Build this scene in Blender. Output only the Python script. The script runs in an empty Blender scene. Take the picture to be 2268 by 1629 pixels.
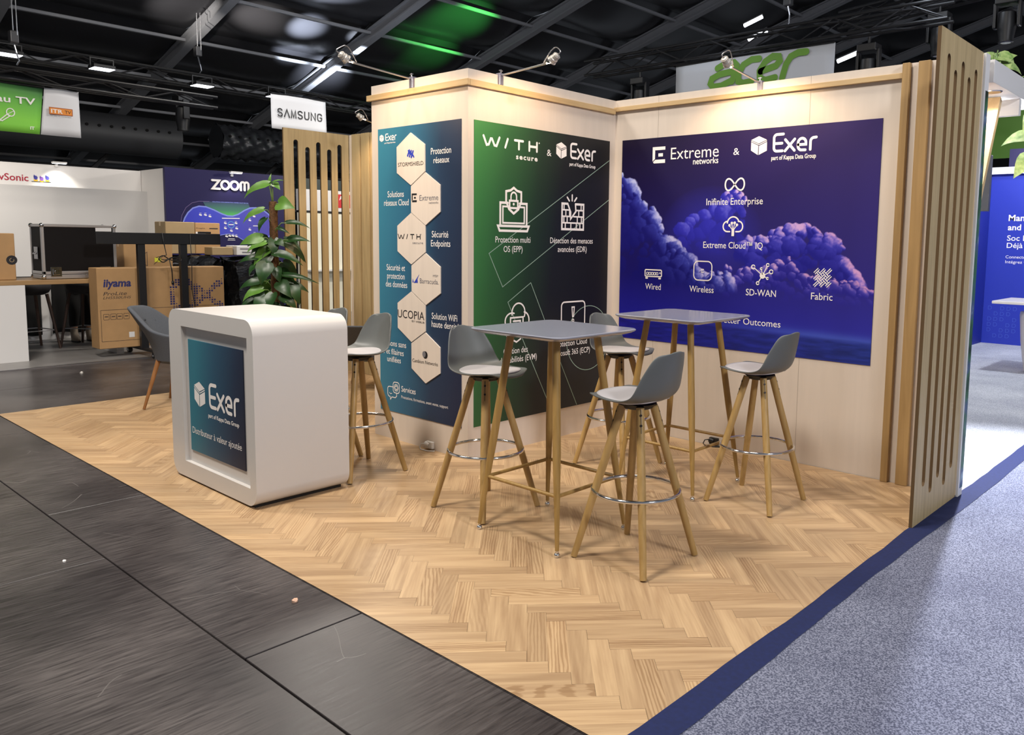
import bpy, bmesh, math, random
import numpy as np
from mathutils import Vector, Matrix

# ---------------------------------------------------------------- camera, world, lights, exposure
S = bpy.context.scene
COL = S.collection
PI = math.pi
cam_d = bpy.data.cameras.new('camera'); cam = bpy.data.objects.new('camera', cam_d); COL.objects.link(cam)
F_PX, YAW, PITCH, ROLL = 1786.1482, -0.7141, -0.1046, 0.0158
fw = Vector((math.sin(YAW)*math.cos(PITCH), math.cos(YAW)*math.cos(PITCH), math.sin(PITCH)))
rt = Vector((math.cos(YAW), -math.sin(YAW), 0.0)); upv = rt.cross(fw)
r2 = rt*math.cos(ROLL) + upv*math.sin(ROLL); u2 = -rt*math.sin(ROLL) + upv*math.cos(ROLL)
cam.matrix_world = Matrix(((r2.x, u2.x, -fw.x, 3.9366), (r2.y, u2.y, -fw.y, -4.8763), (r2.z, u2.z, -fw.z, 1.4478), (0, 0, 0, 1)))
cam_d.sensor_width = 36.0; cam_d.sensor_fit = 'HORIZONTAL'
cam_d.lens = 36.0*F_PX/2268.0
cam_d.shift_x = -158.73/2268.0; cam_d.shift_y = -95.35/2268.0
cam_d.clip_start = 0.05; cam_d.clip_end = 200
S.camera = cam
S.view_settings.view_transform = 'Standard'; S.view_settings.look = 'None'
S.view_settings.gamma = 1.0; S.view_settings.use_curve_mapping = False
S.view_settings.exposure = -0.08
S.cycles.max_bounces = 7; S.cycles.diffuse_bounces = 4; S.cycles.glossy_bounces = 3
S.cycles.use_denoising = True
S.cycles.sample_clamp_indirect = 6.0

W = bpy.data.worlds.new('hall_air'); S.world = W; W.use_nodes = True
W.node_tree.nodes['Background'].inputs[0].default_value = (0.80, 0.88, 1.0, 1)
W.node_tree.nodes['Background'].inputs[1].default_value = 0.21

def lamp(name, kind, loc, energy, color, target=None, **kw):
    d = bpy.data.lights.new(name, kind); o = bpy.data.objects.new(name, d); COL.objects.link(o)
    o.location = loc; d.energy = energy; d.color = color
    for k, v in kw.items(): setattr(d, k, v)
    if target is not None:
        o.rotation_euler = (Vector(target)-Vector(loc)).to_track_quat('-Z', 'Y').to_euler()
    return o
WARM = (1.0, 0.70, 0.42); NEUT = (1.0, 0.93, 0.84); COOL = (0.80, 0.88, 1.0)
# hall high-bay lamps under the roof (over the aisles)
for i, (x, y, z, e, c) in enumerate([(0.6, -5.0, 6.9, 430, NEUT), (-2.8, -4.6, 6.2, 300, NEUT), (-6.4, 1.4, 5.75, 150, NEUT),
                                     (1.6, -1.6, 7.0, 170, NEUT)]):
    lamp('hall_and_fill_light', 'AREA', (x, y, z), e, c, (x, y, 0), shape='DISK', size=1.1)
lamp('hall_and_fill_light', 'AREA', (9.0, -3.0, 5.6), 430, (0.95, 0.95, 1.0), (2.6, -0.6, 1.1), shape='DISK', size=1.0)  # unseen lamp added to brighten the right slatted panel
# bright lamp of the neighbouring stand: throws the panel's shadow onto the carpet
lamp('stand_and_fill_light', 'SPOT', (2.31, 1.5, 2.33), 1050, (0.88, 0.91, 1.0), (3.6, -1.2, 0), spot_size=2.5, spot_blend=0.5, shadow_soft_size=0.04)
lamp('stand_and_fill_light', 'SPOT', (1.9, 4.6, 3.6), 380, (0.86, 0.91, 1.0), (1.9, 5.0, 0), spot_size=2.4, spot_blend=0.8, shadow_soft_size=0.1)
lamp('stand_and_fill_light', 'SPOT', (1.4, 6.4, 3.4), 260, (0.8, 0.86, 1.0), (1.2, 8.2, 1.2), spot_size=1.9, spot_blend=0.9, shadow_soft_size=0.1)
# lamps over the stands across the aisle, then two added fill lamps
lamp('stand_and_fill_light', 'SPOT', (-9.35, -2.3, 2.68), 130, NEUT, (-10.8, -1.2, 1.4), spot_size=2.2, spot_blend=0.9, shadow_soft_size=0.1)
lamp('stand_and_fill_light', 'SPOT', (-6.6, 4.6, 3.4), 330, NEUT, (-9.4, 3.8, 1.0), spot_size=2.2, spot_blend=0.9, shadow_soft_size=0.1)
lamp('stand_and_fill_light', 'SPOT', (-6.9, 0.9, 3.3), 170, NEUT, (-7.7, 0.2, 1.0), spot_size=1.5, spot_blend=0.8, shadow_soft_size=0.08)  # added spot that puts glints on the wrapped pallets
lamp('stand_and_fill_light', 'POINT', (1.7, 7.5, 3.3), 90, (1.0, 0.92, 0.95), shadow_soft_size=0.1)  # added point lamp brightening the purple band and green wall
# unseen spots added to imitate green and white lamp reflections on the roof sheet
for (a, b, e, sz, c) in [((-6.2, 5.9, 4.3), (-8.55, 5.65, 5.6), 2600, 0.62, (0.10, 1.0, 0.14)), ((-7.2, 6.2, 4.2), (-9.8, 6.1, 5.25), 1500, 0.45, (0.10, 1.0, 0.14)),
        ((-9.4, 2.2, 4.1), (-8.75, 3.05, 5.5), 2600, 0.50, COOL), ((-9.4, 2.9, 4.1), (-9.95, 3.25, 5.2), 2400, 0.60, COOL), ((-9.2, 1.4, 4.1), (-10.0, 2.35, 5.2), 800, 0.6, NEUT),
        ((-9.9, 4.1, 4.1), (-11.4, 4.5, 4.8), 2600, 0.7, COOL), ((-9.9, 3.3, 4.1), (-10.9, 3.6, 4.95), 1500, 0.6, COOL), ((-9.9, 4.4, 4.1), (-9.95, 4.35, 5.2), 900, 0.4, COOL),
        ((-3.4, 6.2, 4.5), (-3.6, 7.6, 7.0), 2600, 0.8, COOL), ((-1.2, 6.2, 4.6), (-2.4, 8.9, 7.3), 2600, 0.8, COOL), ((-9.2, 0.2, 4.1), (-10.2, 1.2, 5.1), 500, 0.8, NEUT)]:
    lamp('roof_patch_spot', 'SPOT', a, e*0.9, c, b, spot_size=sz, spot_blend=1.0, shadow_soft_size=0.05)
# point lamps added near the trusses to brighten the roof beams
for p in ((-8.0, 1.2, 4.2), (-8.2, 3.8, 4.2), (-3.0, 5.0, 4.95), (0.2, 5.6, 4.95)):
    lamp('roof_beam_fill', 'POINT', p, 30, COOL, shadow_soft_size=0.15)

# ---------------------------------------------------------------- helpers
rng = random.Random(7)
def lin(c):
    if isinstance(c, str): c = [int(c[i:i+2], 16)/255 for i in (0, 2, 4)]
    return tuple((x/12.92 if x <= 0.04045 else ((x+0.055)/1.055)**2.4) for x in c)
MATS = {}
def mat(name, c, rough=0.5, metal=0.0, noise=0.0, scale=20.0, bump=0.0, bscale=None, emit=None, estr=1.0, spec=0.5, stretch=None, coat=0.0, vcol=False, c2=None, detail=4.0):
    if name in MATS: return MATS[name]
    m = bpy.data.materials.new(name); m.use_nodes = True; nt = m.node_tree; N = nt.nodes; L = nt.links
    b = N['Principled BSDF']; c = lin(c)
    b.inputs['Base Color'].default_value = (*c, 1); b.inputs['Roughness'].default_value = rough
    b.inputs['Metallic'].default_value = metal; b.inputs['Specular IOR Level'].default_value = spec
    b.inputs['Coat Weight'].default_value = coat
    if vcol:
        a = N.new('ShaderNodeAttribute'); a.attribute_name = 'Col'; L.new(a.outputs['Color'], b.inputs['Base Color'])
    if noise or bump or c2:
        tc = N.new('ShaderNodeTexCoord'); mp = N.new('ShaderNodeMapping'); L.new(tc.outputs['Object'], mp.inputs[0])
        if stretch: mp.inputs['Scale'].default_value = stretch
        nz = N.new('ShaderNodeTexNoise'); nz.inputs['Scale'].default_value = scale; nz.inputs['Detail'].default_value = detail
        L.new(mp.outputs[0], nz.inputs['Vector'])
        if (noise or c2) and not vcol:
            r = N.new('ShaderNodeValToRGB'); r.color_ramp.elements[0].position = 0.3; r.color_ramp.elements[1].position = 0.7
            if c2: lo, hi = c, lin(c2)
            else: lo = tuple(x*(1-noise) for x in c); hi = tuple(min(1, x*(1+noise)) for x in c)
            r.color_ramp.elements[0].color = (*lo, 1); r.color_ramp.elements[1].color = (*hi, 1)
            L.new(nz.outputs[0], r.inputs[0]); L.new(r.outputs[0], b.inputs['Base Color'])
        if bump:
            n2 = nz
            if bscale:
                n2 = N.new('ShaderNodeTexNoise'); n2.inputs['Scale'].default_value = bscale; L.new(mp.outputs[0], n2.inputs['Vector'])
            bp = N.new('ShaderNodeBump'); bp.inputs['Strength'].default_value = bump; bp.inputs['Distance'].default_value = 0.01
            L.new(n2.outputs[0], bp.inputs['Height']); L.new(bp.outputs[0], b.inputs['Normal'])
    if emit:
        b.inputs['Emission Color'].default_value = (*lin(emit), 1); b.inputs['Emission Strength'].default_value = estr
    MATS[name] = m; return m

def gradient(name, stops, axis='X', lo=0.0, hi=1.0, rough=0.4, tilt=0.0):
    """printed colour gradient across the object's own axes (a print, not light)"""
    m = bpy.data.materials.new(name); m.use_nodes = True; nt = m.node_tree; N = nt.nodes; L = nt.links
    b = N['Principled BSDF']; b.inputs['Roughness'].default_value = rough
    tc = N.new('ShaderNodeTexCoord'); sp = N.new('ShaderNodeSeparateXYZ'); L.new(tc.outputs['Object'], sp.inputs[0])
    mr = N.new('ShaderNodeMapRange'); mr.inputs[1].default_value = lo; mr.inputs[2].default_value = hi
    src = sp.outputs[axis]
    if tilt:
        ma = N.new('ShaderNodeMath'); ma.operation = 'MULTIPLY_ADD'; ma.inputs[1].default_value = tilt
        L.new(sp.outputs['Z' if axis == 'X' else 'X'], ma.inputs[0]); L.new(src, ma.inputs[2]); src = ma.outputs[0]
    L.new(src, mr.inputs[0])
    r = N.new('ShaderNodeValToRGB'); e = r.color_ramp.elements
    e[0].position, e[0].color = stops[0][0], (*lin(stops[0][1]), 1)
    e[1].position, e[1].color = stops[-1][0], (*lin(stops[-1][1]), 1)
    for p, c in stops[1:-1]:
        k = e.new(p); k.color = (*lin(c), 1)
    L.new(mr.outputs[0], r.inputs[0]); L.new(r.outputs[0], b.inputs['Base Color'])
    return m

class MB:
    def __init__(self): self.bm = bmesh.new()
    def poly(self, pts):
        vs = [self.bm.verts.new(p) for p in pts]
        try: self.bm.faces.new(vs)
        except ValueError: pass
        return self
    def box(self, x0, x1, y0, y1, z0, z1, bevel=0.0, seg=2, M=None):
        v = [self.bm.verts.new((x, y, z)) for x in (x0, x1) for y in (y0, y1) for z in (z0, z1)]
        f = [self.bm.faces.new([v[i] for i in q]) for q in ((0, 1, 3, 2), (4, 6, 7, 5), (0, 4, 5, 1), (2, 3, 7, 6), (0, 2, 6, 4), (1, 5, 7, 3))]
        if M is not None: bmesh.ops.transform(self.bm, matrix=M, verts=v)
        if bevel:
            es = list({e for q in f for e in q.edges})
            bmesh.ops.bevel(self.bm, geom=es, offset=bevel, segments=seg, affect='EDGES', profile=0.5)
        return self
    def tube(self, a, b, ra, rb=None, n=14, cap=True):
        a = Vector(a); b = Vector(b); rb = ra if rb is None else rb
        d = (b-a).normalized(); q = d.to_track_quat('Z', 'Y'); R = []
        for p, r in ((a, ra), (b, rb)):
            R.append([self.bm.verts.new(p + q @ Vector((r*math.cos(2*PI*i/n), r*math.sin(2*PI*i/n), 0))) for i in range(n)])
        for i in range(n): self.bm.faces.new((R[0][i], R[0][(i+1) % n], R[1][(i+1) % n], R[1][i]))
        if cap: self.bm.faces.new(R[0][::-1]); self.bm.faces.new(R[1])
        return self
    def path(self, pts, r, n=8, closed=False):
        pts = [Vector(p) for p in pts]; m = len(pts); rings = []
        rr = r if isinstance(r, (list, tuple)) else [r]*m
        nrm = None
        for i, p in enumerate(pts):
            if closed: t = pts[(i+1) % m]-pts[i-1]
            else: t = pts[min(i+1, m-1)]-pts[max(i-1, 0)]
            t.normalize()
            if nrm is None: nrm = t.orthogonal().normalized()
            nrm = (nrm - t*nrm.dot(t)).normalized(); bn = t.cross(nrm)
            rings.append([self.bm.verts.new(p + (nrm*math.cos(2*PI*k/n)+bn*math.sin(2*PI*k/n))*rr[i]) for k in range(n)])
        for i in range(m if closed else m-1):
            A, B = rings[i], rings[(i+1) % m]
            for k in range(n): self.bm.faces.new((A[k], A[(k+1) % n], B[(k+1) % n], B[k]))
        if not closed: self.bm.faces.new(rings[0][::-1]); self.bm.faces.new(rings[-1])
        return self
    def lathe(self, prof, c=(0, 0, 0), n=24, M=None):
        c = Vector(c); R = []
        for r, z in prof:
            ring = [c+Vector((r*math.cos(2*PI*i/n), r*math.sin(2*PI*i/n), z)) for i in range(n)]
            if M is not None: ring = [M @ p for p in ring]
            R.append([self.bm.verts.new(p) for p in ring])
        for A, B in zip(R, R[1:]):
            for i in range(n): self.bm.faces.new((A[i], A[(i+1) % n], B[(i+1) % n], B[i]))
        self.bm.faces.new(R[0][::-1]); self.bm.faces.new(R[-1])
        return self
    def prism(self, pts, y0, y1):
        """polygon in local (x, z), extruded from y0 (front) to y1"""
        A = [self.bm.verts.new((x, y0, z)) for x, z in pts]; B = [self.bm.verts.new((x, y1, z)) for x, z in pts]
        self.bm.faces.new(A); self.bm.faces.new(B[::-1])
        n = len(pts)
        for i in range(n): self.bm.faces.new((A[i], B[i], B[(i+1) % n], A[(i+1) % n]))
        return self
    def grid(self, P, closed_u=False):
        V = [[self.bm.verts.new(p) for p in row] for row in P]
        for A, B in zip(V, V[1:]):
            k = len(A)
            for i in range(k if closed_u else k-1):
                self.bm.faces.new((A[i], A[(i+1) % k], B[(i+1) % k], B[i]))
        return self
    # flat print strokes in the (x, z) plane
    def stroke(self, pts, w, y=0.0, closed=False, caps=True, n=12):
        """one continuous mitred ribbon with rounded ends; each stroke sits a hair in front of the one before"""
        P = []
        for a, b in pts:
            if not P or math.hypot(a-P[-1][0], b-P[-1][1]) > 1e-6: P.append((float(a), float(b)))
        if closed and math.hypot(P[0][0]-P[-1][0], P[0][1]-P[-1][1]) < 1e-6: P.pop()
        self.ns = getattr(self, 'ns', 0)+1; y = y-0.00006*(self.ns % 12); h = w/2; m = len(P); Lf = []; Rt = []
        for i in range(m):
            a = P[i-1] if (i or closed) else None; b = P[(i+1) % m] if (i < m-1 or closed) else None
            d = []
            if a: l = math.hypot(P[i][0]-a[0], P[i][1]-a[1]); d.append(((P[i][0]-a[0])/l, (P[i][1]-a[1])/l))
            if b: l = math.hypot(b[0]-P[i][0], b[1]-P[i][1]); d.append(((b[0]-P[i][0])/l, (b[1]-P[i][1])/l))
            if len(d) == 1: d = d*2
            n0 = (-d[0][1], d[0][0]); n1 = (-d[1][1], d[1][0]); bx, bz = n0[0]+n1[0], n0[1]+n1[1]; l = math.hypot(bx, bz)
            if l < 0.15: bx, bz, k = n0[0], n0[1], 1.0
            else: bx, bz = bx/l, bz/l; k = min(2.2, 1/max(0.2, bx*n0[0]+bz*n0[1]))
            Lf.append(self.bm.verts.new((P[i][0]+bx*h*k, y, P[i][1]+bz*h*k))); Rt.append(self.bm.verts.new((P[i][0]-bx*h*k, y, P[i][1]-bz*h*k)))
        for i in range(m if closed else m-1):
            j = (i+1) % m; self.bm.faces.new((Rt[i], Rt[j], Lf[j], Lf[i]))
        if caps and not closed:
            for A, B, c, q in ((Lf[0], Rt[0], P[0], P[1]), (Rt[-1], Lf[-1], P[-1], P[-2])):
                a0 = math.atan2(A.co.z-c[1], A.co.x-c[0]); r = math.hypot(A.co.x-c[0], A.co.z-c[1]); k = max(3, n//2)
                mid = [self.bm.verts.new((c[0]+r*math.cos(a0+PI*t/k), y, c[1]+r*math.sin(a0+PI*t/k))) for t in range(1, k)]
                self.bm.faces.new([A]+mid+[B])
        return self
    def disc(self, x, z, r, y=0.0, n=16, rz=None):
        rz = r if rz is None else rz
        return self.poly([(x+r*math.cos(2*PI*i/n), y, z+rz*math.sin(2*PI*i/n)) for i in range(n)])
    def mesh(self, name, smooth=False, recalc=True):
        if recalc: bmesh.ops.recalc_face_normals(self.bm, faces=self.bm.faces)
        me = bpy.data.meshes.new(name); self.bm.to_mesh(me); self.bm.free()
        if smooth:
            for p in me.polygons: p.use_smooth = True
            try: me.set_sharp_from_angle(angle=math.radians(smooth if smooth > 1 else 40))
            except Exception: pass
        return me
    def build(self, name, m, parent=None, smooth=False, loc=None, rotz=0.0, recalc=True):
        o = bpy.data.objects.new(name, self.mesh(name, smooth, recalc)); COL.objects.link(o)
        if m: o.data.materials.append(m)
        if parent: o.parent = parent
        if loc is not None: o.location = loc
        if rotz: o.rotation_euler = (0, 0, rotz)
        return o
def tag(o, label, cat, group=None, kind=None):
    o['label'] = label; o['category'] = cat
    if group: o['group'] = group
    if kind: o['kind'] = kind
    return o
def struct(o, label=None, cat=None):
    o['kind'] = 'structure'
    if label: o['label'] = label; o['category'] = cat or 'wall'
    return o
def empty(name, loc, rotz=0.0, label=None, cat=None, group=None):
    o = bpy.data.objects.new(name, None); COL.objects.link(o); o.location = loc; o.rotation_euler = (0, 0, rotz)
    o.empty_display_size = 0.1
    if label: tag(o, label, cat, group)
    return o
def kids(o): return [c for c in bpy.data.objects if c.parent == o]
def dup(o, loc, rotz, label, parent=None):
    def rec(s, p):
        c = s.copy(); COL.objects.link(c); c.parent = p
        for ch in kids(s): rec(ch, c)
        return c
    c = rec(o, None); c.location = loc; c.rotation_euler = (0, 0, rotz); c['label'] = label
    return c
def arc(cx, cz, rx, rz, a0, a1, n=14):
    return [(cx+rx*math.cos(math.radians(a0+(a1-a0)*i/n)), cz+rz*math.sin(math.radians(a0+(a1-a0)*i/n))) for i in range(n+1)]
def rrect(x0, x1, z0, z1, r, n=6):
    return arc(x1-r, z1-r, r, r, 0, 90, n)+arc(x0+r, z1-r, r, r, 90, 180, n)+arc(x0+r, z0+r, r, r, 180, 270, n)+arc(x1-r, z0+r, r, r, 270, 360, n)

_FC = {}
def text_verts(s, bold=0.0, space=1.0):
    key = (s, bold, space)
    if key in _FC: return _FC[key]
    c = bpy.data.curves.new('lettering', 'FONT'); c.body = s; c.size = 1.0; c.offset = bold; c.space_character = space
    c.fill_mode = 'FRONT'; c.resolution_u = 3
    o = bpy.data.objects.new('lettering', c); COL.objects.link(o)
    dg = bpy.context.evaluated_depsgraph_get(); me = bpy.data.meshes.new_from_object(o.evaluated_get(dg))
    V = [(v.co.x, v.co.y) for v in me.vertices]; Fc = [tuple(p.vertices) for p in me.polygons]
    bpy.data.objects.remove(o); bpy.data.curves.remove(c); bpy.data.meshes.remove(me)
    _FC[key] = (V, Fc); return V, Fc
def cap_h(bold=0.0):
    V, _ = text_verts('H', bold); zs = [v[1] for v in V]; return max(zs)-max(0, min(zs))
def text(mb, s, x, z, w, h, y=0.0, bold=0.0, shear=0.0, space=1.0, thick=None):
    """lettering in the (x, z) plane: left x, baseline z, total width w, capital height h"""
    V, Fc = text_verts(s, bold, space)
    x0 = min(v[0] for v in V); x1 = max(v[0] for v in V); k = w/(x1-x0); q = h/cap_h(bold)
    vs = [mb.bm.verts.new((x+(a-x0)*k+shear*b*q, y, z+b*q)) for a, b in V]
    for f in Fc:
        try: mb.bm.faces.new([vs[i] for i in f])
        except ValueError: pass
    return mb
def put_text(parent, rows, m, name='caption_text', y=-0.004, bold=0.0, u0=0.0, **kw):
    out = []
    for r in rows:
        mb = MB(); text(mb, r[0], r[1]-u0, r[2], r[3], r[4], y, bold, **kw)
        out.append(mb.build(name, m, parent, recalc=False))
    return out
def exer_logo(parent, x, z, sx, sy, m, u0=0.0, y=-0.004, tag_row=None, tagm=None):
    """cube emblem and rounded lettering; x, z = left/bottom of the cube"""
    X = lambda a: x-u0+(a-1.171)*sx
    Z = lambda b: z+(b-2.027)*sy
    P = lambda L: [(X(a), y, Z(b)) for a, b in L]
    g = 0.0035
    e = MB()
    e.poly(P([(1.229, 2.151), (1.288, 2.124), (1.229, 2.103), (1.172, 2.129)]))
    e.poly(P([(1.172, 2.125), (1.229, 2.099), (1.229, 2.093), (1.172, 2.119)]))
    e.poly(P([(1.288, 2.120), (1.2315, 2.0985), (1.2315, 2.0925), (1.288, 2.114)]))
    e.poly(P([(1.172, 2.115), (1.226, 2.089), (1.224, 2.028), (1.172, 2.060)]))
    e.poly(P([(1.289, 2.110), (1.2315, 2.087), (1.230, 2.028), (1.290, 2.053)]))
    e.build('emblem', m, parent, recalc=False)
    w = 0.0175*(sx+sy)/2
    T = lambda L: [(X(a), Z(b)) for a, b in L]
    s = MB()
    s.stroke(T([(1.406, 2.152), (1.362, 2.152)]+arc(1.362, 2.130, 0.022, 0.022, 90, 180, 6)+[(1.341, 2.066)]+arc(1.362, 2.066, 0.021, 0.021, 180, 270, 6)+[(1.402, 2.045)]), w, y)
    s.stroke(T([(1.341, 2.094), (1.398, 2.094)]), w, y)
    s.stroke(T([(1.421, 2.115), (1.487, 2.043)]), w, y); s.stroke(T([(1.487, 2.115), (1.421, 2.043)]), w, y)
    s.stroke(T([(1.512, 2.077), (1.565, 2.077)]+arc(1.538, 2.088, 0.027, 0.028, 0, 180, 10)+[(1.511, 2.070)]+arc(1.538, 2.070, 0.027, 0.028, 180, 255, 6)+[(1.562, 2.042)]), w, y)
    s.stroke(T([(1.596, 2.043), (1.596, 2.092)]+arc(1.618, 2.092, 0.022, 0.024, 180, 100, 5)+[(1.634, 2.117)]), w, y)
    s.build('logo_lettering', m, parent, recalc=False)
    if tag_row: put_text(parent, [tag_row], tagm or m, 'tagline_text', y, 0.02, u0)
def with_logo(parent, x, z, sx, sy, m, u0=0.0, y=-0.004, w=0.016):
    X = lambda a: x-u0+(a+1.345)*sx
    Z = lambda b: z+(b-2.038)*sy
    T = lambda L: [(X(a), Z(b)) for a, b in L]
    s = MB()
    s.stroke(T([(-1.345, 2.099), (-1.318, 2.044), (-1.300, 2.048), (-1.282, 2.086), (-1.272, 2.086), (-1.250, 2.046), (-1.232, 2.044), (-1.206, 2.099)]), w*sy, y)
    s.stroke(T([(-1.154, 2.042), (-1.132, 2.098)]), w*sy, y)
    s.stroke(T([(-1.067, 2.097), (-0.991, 2.097)]), w*sy, y); s.stroke(T([(-1.029, 2.097), (-1.029, 2.041)]), w*sy, y)
    s.stroke(T([(-0.931, 2.099), (-0.931, 2.041)]), w*sy, y); s.stroke(T([(-0.858, 2.099), (-0.858, 2.041)]), w*sy, y); s.stroke(T([(-0.931, 2.07), (-0.858, 2.07)]), w*sy, y)
    s.disc(X(-0.835), Z(2.100), 0.005*sx, y)
    s.build('logo_lettering', m, parent, recalc=False)
def e_logo(parent, x0, x1, z0, z1, m, u0=0.0, y=-0.004):
    """angular block letter E mark"""
    X = lambda a: x0-u0+(x1-x0)*a
    Z = lambda b: z0+(z1-z0)*b
    P = lambda L: [(X(a), y, Z(b)) for a, b in L]
    e = MB()
    e.poly(P([(0.0, 1.0), (1.0, 1.0), (1.0, 0.80), (0.20, 0.80), (0.20, 0.27), (0.0, 0.12)]))
    e.poly(P([(0.46, 0.60), (0.82, 0.60), (0.82, 0.40), (0.46, 0.40)]))
    e.poly(P([(0.22, 0.22), (1.0, 0.22), (1.0, 0.0), (0.12, 0.0), (0.04, 0.08)]))
    e.build('emblem', m, parent, recalc=False)

# ---------------------------------------------------------------- materials
def wood_mat(name, ca, cb, rough=0.45, axis='Z', scale=1.0, coord='Object', attr=None):
    m = bpy.data.materials.new(name); m.use_nodes = True; nt = m.node_tree; N = nt.nodes; L = nt.links
    b = N['Principled BSDF']; b.inputs['Roughness'].default_value = rough
    tc = N.new('ShaderNodeTexCoord'); mp = N.new('ShaderNodeMapping')
    L.new(tc.outputs[coord], mp.inputs[0])
    s = {'Z': (14, 14, 0.9), 'X': (0.9, 14, 14), 'Y': (14, 0.9, 14)}[axis]
    mp.inputs['Scale'].default_value = tuple(q*scale for q in s)
    n1 = N.new('ShaderNodeTexNoise'); n1.inputs['Scale'].default_value = 2.2; n1.inputs['Detail'].default_value = 6; n1.inputs['Distortion'].default_value = 0.6
    L.new(mp.outputs[0], n1.inputs['Vector'])
    r = N.new('ShaderNodeValToRGB'); r.color_ramp.elements[0].position = 0.28; r.color_ramp.elements[1].position = 0.75
    r.color_ramp.elements[0].color = (*lin(ca), 1); r.color_ramp.elements[1].color = (*lin(cb), 1)
    L.new(n1.outputs[0], r.inputs[0]); out = r.outputs[0]
    if attr:
        # plank floor: broad cathedral rings plus a tone for each plank
        wv = N.new('ShaderNodeTexWave'); wv.wave_type = 'RINGS'; wv.rings_direction = 'Z'
        m2 = N.new('ShaderNodeMapping'); m2.inputs['Scale'].default_value = (2.2, 15, 1); L.new(tc.outputs[coord], m2.inputs[0])
        L.new(m2.outputs[0], wv.inputs['Vector']); wv.inputs['Scale'].default_value = 1.7; wv.inputs['Distortion'].default_value = 5.0
        wv.inputs['Detail'].default_value = 3; wv.inputs['Detail Scale'].default_value = 1.3
        mx = N.new('ShaderNodeMixRGB'); mx.blend_type = 'MULTIPLY'
        wr = N.new('ShaderNodeValToRGB'); wr.color_ramp.elements[0].position = 0.25; wr.color_ramp.elements[0].color = (0.68, 0.61, 0.54, 1); wr.color_ramp.elements[1].position = 0.6; wr.color_ramp.elements[1].color = (1, 1, 1, 1)
        L.new(wv.outputs[0], wr.inputs[0]); mx.inputs[0].default_value = 0.62
        a0 = N.new('ShaderNodeAttribute'); a0.attribute_name = attr; q1 = N.new('ShaderNodeMath'); q1.operation = 'MULTIPLY'; q1.inputs[1].default_value = 7.31; L.new(a0.outputs['Fac'], q1.inputs[0])
        q2 = N.new('ShaderNodeMath'); q2.operation = 'FRACT'; L.new(q1.outputs[0], q2.inputs[0]); q3 = N.new('ShaderNodeMapRange'); q3.inputs[1].default_value = 0.45; q3.inputs[2].default_value = 0.75; q3.inputs[3].default_value = 0.12; q3.inputs[4].default_value = 0.8
        L.new(q2.outputs[0], q3.inputs[0]); L.new(q3.outputs[0], mx.inputs[0])
        L.new(out, mx.inputs[1]); L.new(wr.outputs[0], mx.inputs[2])
        at = N.new('ShaderNodeAttribute'); at.attribute_name = attr
        tr = N.new('ShaderNodeValToRGB'); tr.color_ramp.elements[0].color = (0.82, 0.80, 0.78, 1); tr.color_ramp.elements[1].color = (1.06, 1.05, 1.02, 1)
        L.new(at.outputs['Fac'], tr.inputs[0])
        m3 = N.new('ShaderNodeMixRGB'); m3.blend_type = 'MULTIPLY'; m3.inputs[0].default_value = 1.0
        L.new(mx.outputs[0], m3.inputs[1]); L.new(tr.outputs[0], m3.inputs[2]); out = m3.outputs[0]
    L.new(out, b.inputs['Base Color'])
    return m
M_panel = wood_mat('oak_panel', 'A08C66', 'BAA47A', 0.5)
M_trim = wood_mat('pine_trim', 'B29468', 'CCAE80', 0.5, 'X')
M_trimy = wood_mat('pine_trim_y', 'B29468', 'CCAE80', 0.5, 'Y')
M_leg = wood_mat('stool_beech', '9E7E48', 'B5945E', 0.42, 'Z', 1.4)
M_tleg = wood_mat('table_leg_oak', '92723A', 'AC8A50', 0.42, 'Z', 1.4)
M_cleg = wood_mat('chair_leg_walnut', '7A5028', '93653A', 0.42, 'Z', 1.4)
M_dleg = wood_mat('dark_stool_leg', '3A2A22', '503A2E', 0.5, 'Z', 1.4)
M_batten = wood_mat('oak_batten_shaded', '94764A', 'AC8B5A', 0.5)  # shade on the right-hand battens put into a darker oak
M_edge = mat('panel_edge_brown', '5C4830', 0.7, spec=0.2)
M_wall = mat('birch_white_wall', 'CFC2B4', 0.55, noise=0.035, scale=3.0, stretch=(6, 6, 0.5))
M_walle = mat('wall_edge_white', 'D8D4D0', 0.5)
M_white = mat('counter_white', 'CDC9C5', 0.32)
M_wboard = mat('white_board', 'D6D4D2', 0.5)
M_print = mat('print_white', 'EFEAE6', 0.5)
M_black = mat('print_black', '17161A', 0.5)
M_grey = mat('print_grey', '77757A', 0.5)
M_navy = mat('print_navy', '20234F', 0.5)
M_bluep = mat('print_blue', '2A3FB0', 0.5)
M_shell = mat('stool_shell_grey', '5E6160', 0.45)
M_pad = mat('stool_cushion_grey', 'B0ADAF', 0.5)
M_chrome = mat('chrome', 'D8D8D8', 0.12, metal=1.0)
M_steel = mat('brushed_steel', 'B5B5B8', 0.3, metal=1.0)
M_dark = mat('black_metal', '0D0D0F', 0.45)
M_bolt = mat('bolt_dark', '2A2420', 0.35, metal=0.6)
M_ttop = mat('table_top_grey', '8C8F9C', 0.16, spec=0.6)
M_felt = mat('chair_felt_grey', '4A4E55', 0.9, noise=0.12, scale=160)
M_card = mat('cardboard', 'A98458', 0.7, noise=0.05, scale=9)
M_card2 = mat('cardboard_dull', '9A835F', 0.7, noise=0.05, scale=9)
M_bulb = mat('lamp_glass_lit', 'FFF0D8', 0.3, emit='FFE9C4', estr=25)
M_led = mat('led_panel_lit', 'FFFFFF', 0.4, emit='F2F5FF', estr=5)
M_roof = mat('roof_sheet_black', '28282B', 0.30, bump=0.6, scale=1.1, spec=0.6, stretch=(1, 0.5, 1), detail=2)
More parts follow.
